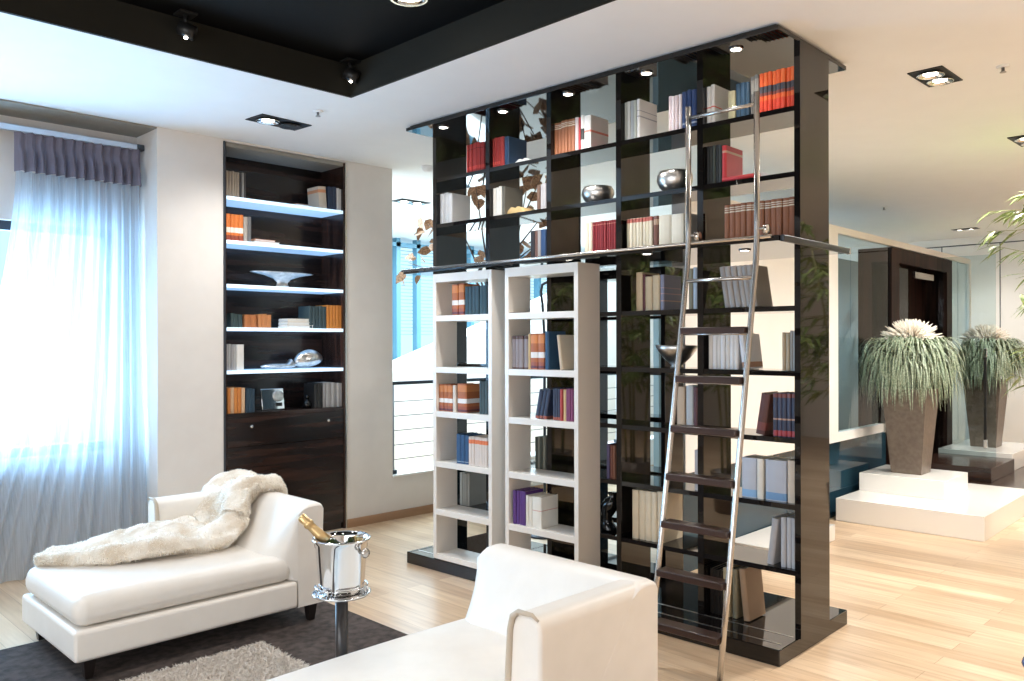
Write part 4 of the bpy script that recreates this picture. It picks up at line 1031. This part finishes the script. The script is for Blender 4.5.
cabn = thing('wood_cabin', 'dark macassar wood cabin with a dark doorway behind the glass front', 'cabin', fb(4.73, PL-.018, 0), OFF)
MB().box(0, .22, 0, .04, 0, 2.42).box(1.76, 1.95, 0, .04, 0, 2.42).box(.22, 1.76, 0, .04, 2.28, 2.42).build('front_frame', 'cabin', cabn)
MB().box(0, .04, .041, .32, 0, 2.42).build('side_panel', 'cabin', cabn)
MB().box(1.91, 1.95, .041, .32, 0, 2.42).build('side_panel', 'cabin', cabn)
MB().box(.04, 1.91, .28, .32, 0, 2.41).build('back_panel', 'cabin', cabn)
MB().box(.04, 1.91, .041, .28, 2.38, 2.42).build('roof', 'cabin', cabn)
MB().box(.30, .75, .09, .10, .02, 2.26).build('glass_leaf', 'glass', cabn)
MB().box(.9, 1.5, .06, .10, 2.17, 2.24, .004).build('door_closer', 'chrome', cabn)
# open glass door with an upright pull handle
gd = thing('glass_door', 'frameless glass door with a tall black pull handle before the rear planter', 'door', fb(5.98, .70, .3005), OFF)
MB().box(-.006, .006, -.20, .36, .003, 2.10).build('glass_leaf', 'glass', gd)
hz = MB().box(-.035, -.015, -.022, .004, .10, 1.10, .003).build('pull_handle', 'fixture', gd, loc=(0, -.10, 0))
for z in (.10, 1.04): MB().box(-.037, -.006, -.026, .008, z, z+.09, .003).build('handle_bracket', 'polish', hz)

# bamboo
def bamboo(label, loc, n, h, seed, spread, zmin):
    t = thing('bamboo_plant', label, 'plant', loc)
    rnd = random.Random(seed)
    MB().lathe([(0, 0), (.16, 0), (.2, .36), (.18, .36), (.17, .32), (0, .32)], 32).build('pot', 'pot', t)
    lf = MB(); st = MB()
    for k in range(n):
        a = rnd.uniform(0, 6.28); bx, by = .1*math.cos(a), .1*math.sin(a); tx, ty = spread*math.cos(a)*.6, spread*math.sin(a)*.6
        hh = h*rnd.uniform(.85, 1)
        P = [(bx+(tx-bx)*f**2, by+(ty-by)*f**2, .3+(hh-.3)*f) for f in (0, .25, .5, .75, 1)]
        st.tube(P, [.012, .011, .010, .008, .004], 8)
        for z in [zmin+i*(hh-zmin)/16 for i in range(17)]:
            f = (z-.3)/(hh-.3); c = Vector((bx+(tx-bx)*f*f, by+(ty-by)*f*f, z))
            a2 = rnd.uniform(0, 6.28); e = c+Vector((math.cos(a2), math.sin(a2), rnd.uniform(-.1, .35)))*rnd.uniform(.12, spread)
            st.tube([c, e], [.003, .0015], 5)
            for _ in range(11):
                s = c.lerp(e, rnd.uniform(.45, 1)); a3 = a2+rnd.uniform(-1.2, 1.2); ln = rnd.uniform(.12, .20)
                dv = Vector((math.cos(a3), math.sin(a3), rnd.uniform(-.8, .1))).normalized()
                lf.blade([s, s+dv*ln*.3, s+dv*ln*.7+Vector((0, 0, -.01)), s+dv*ln+Vector((0, 0, -.03))], [.002, .014, .010, .001], Vector((rnd.uniform(-.4, .4), rnd.uniform(-.4, .4), 1)))
    st.build('canes', 'bamboo_cane', t)
    o = lf.build('leaves', 'bamboo_leaf', t, normals=False); o['kind'] = 'stuff'
bamboo('leafy bamboo reaching in from beside the rear planter', (6.66, 1.075, 0), 7, 2.5, 8, .56, 1.1)
bamboo('added bamboo behind the glass front imitating a bamboo reflection', tuple(fb(7.75, 1.85, 0)), 6, 2.45, 9, .30, .9)  # plant added to imitate the front bamboo reflected in the glass

# corner of a small blue-edged stool in the near floor
sx, sy = 3.175, .60
t = thing('blue_stool', 'blue metal edged stool with dark legs in the near corner of floor', 'stool', (sx, sy, 0), .3)
MB().tube([(.15*math.cos(a*PI/12), .15*math.sin(a*PI/12), .44) for a in range(24)], .011, 10, True).build('seat_ring', 'blue_metal', t)
MB().tube([(.13*math.cos(a*PI/12), .13*math.sin(a*PI/12), .395) for a in range(24)], .009, 10, True).build('seat_ring', 'blue_metal', t)
MB().lathe([(0, .43), (.139, .43), (.139, .437), (0, .44)], 36).build('seat', 'white_pages', t)
for k in range(4):
    a = k*PI/2+.4; MB().tube([(.135*math.cos(a), .135*math.sin(a), .43), (.165*math.cos(a), .165*math.sin(a), .002)], [.014, .010], 10).build('leg', 'fixture', t)

# ================================================================== light
w = bpy.data.worlds.new('World'); SC.world = w; w.use_nodes = True
bg = w.node_tree.nodes['Background']; bg.inputs[0].default_value = (.50, .80, 1.0, 1); bg.inputs[1].default_value = .9

def area(name, loc, rot, sx, sy, power, col):
    d = bpy.data.lights.new(name, 'AREA'); d.shape = 'RECTANGLE'; d.size = sx; d.size_y = sy; d.energy = power; d.color = col
    o = bpy.data.objects.new(name, d); COL.objects.link(o); o.location = loc; o.rotation_euler = rot
    return o
def spot(name, loc, power, col=(1, .86, .70), ang=120, tgt=None, rad=.06, blend=1):
    d = bpy.data.lights.new(name, 'SPOT'); d.energy = power; d.color = col; d.spot_size = math.radians(ang); d.spot_blend = blend; d.shadow_soft_size = rad
    o = bpy.data.objects.new(name, d); COL.objects.link(o); o.location = loc
    if tgt is not None: o.rotation_euler = (Vector(tgt)-Vector(loc)).to_track_quat('-Z', 'Y').to_euler()
    return o
# daylight at the window, then two added fill lights with no real source
area('window_daylight', (1.15, RY+.42, 1.35), (-PI/2-math.radians(10), 0, 0), 2.1, 1.6, 135, (.38, .68, 1))
area('hall_fill_light', (6.8, 7.6, H-.02), (0, 0, 0), 5.5, 2.6, 330, (.66, .86, 1))  # added under the hall ceiling to brighten the hall and stair flank
area('rear_fill_light', (XN+.05, .8, 1.5), (0, -PI/2, 0), 2.2, 5.5, 100, (.86, .93, 1))  # frontal fill added at the closed rear wall, behind the camera
# recessed lamps of the showroom ceiling, with unseen fill spots added among them
WARM = (1, .965, .92)
for x, y, p in ((2.8, 5.0, 62), (4.94, 1.6, 165), (6.98, 1.62, 165), (9.2, 1.6, 155), (11.7, 3.3, 110), (4.9, -.9, 170), (7.0, -.9, 165), (9.2, -.9, 150), (2.6, -2.4, 120), (.2, -2.8, 110), (-2.9, 2, 90), (3.3, 3.3, 60)):
    spot('ceiling_lamp_and_fill', (x, y, H-.03), p, WARM, 150)
for x, y, p in ((.4, 1.2, 38), (.2, 3.2, 60), (1.9, .3, 34)):
    spot('tray_fill_light', (x, y, H+.15), p, WARM, 140)  # unseen fill spots added in the tray, apart from its fixtures
spot('plinth_spot', (6.0, .2, H-.05), 100, (1, .95, .88), 50, tuple(fb(4.1, .7, .6)))
for l in (2.407, 1.856, 1.331, .79, .265):
    spot('canopy_spot_light', tuple(fb(.098, l, 2.93)), 3.5, WARM, 110, tuple(fb(.13, l, 0)), .02)
spot('inner_fill_light', tuple(fb(6.2, 2.0, 2.85)), 110, (.80, .92, 1), 150)  # fill added behind the glass front to brighten the inner wall
# ------------------------------------------------------------------ camera
cd = bpy.data.cameras.new('Camera'); cam = bpy.data.objects.new('Camera', cd); COL.objects.link(cam)
cd.sensor_width = 36; cd.lens = 36*F/1024; cd.shift_x = 0; cd.shift_y = (CY-340.5)/1024
cd.clip_start = .05; cd.clip_end = 100
cam.matrix_world = Matrix.Translation((0, 0, EYE)) @ Matrix.Rotation(YAW-PI/2, 4, 'Z') @ Matrix.Rotation(PI/2, 4, 'X') @ Matrix.Rotation(ROLL, 4, 'Z')
SC.camera = cam
SC.view_settings.view_transform = "Standard"; SC.view_settings.look = 'None'
SC.view_settings.exposure = 0.78; SC.view_settings.gamma = 1; SC.view_settings.use_curve_mapping = False
try:
    SC.cycles.max_bounces = 12; SC.cycles.diffuse_bounces = 5; SC.cycles.glossy_bounces = 6; SC.cycles.transparent_max_bounces = 16
    SC.cycles.sample_clamp_indirect = 8; SC.cycles.caustics_reflective = False; SC.cycles.caustics_refractive = False
except Exception: pass
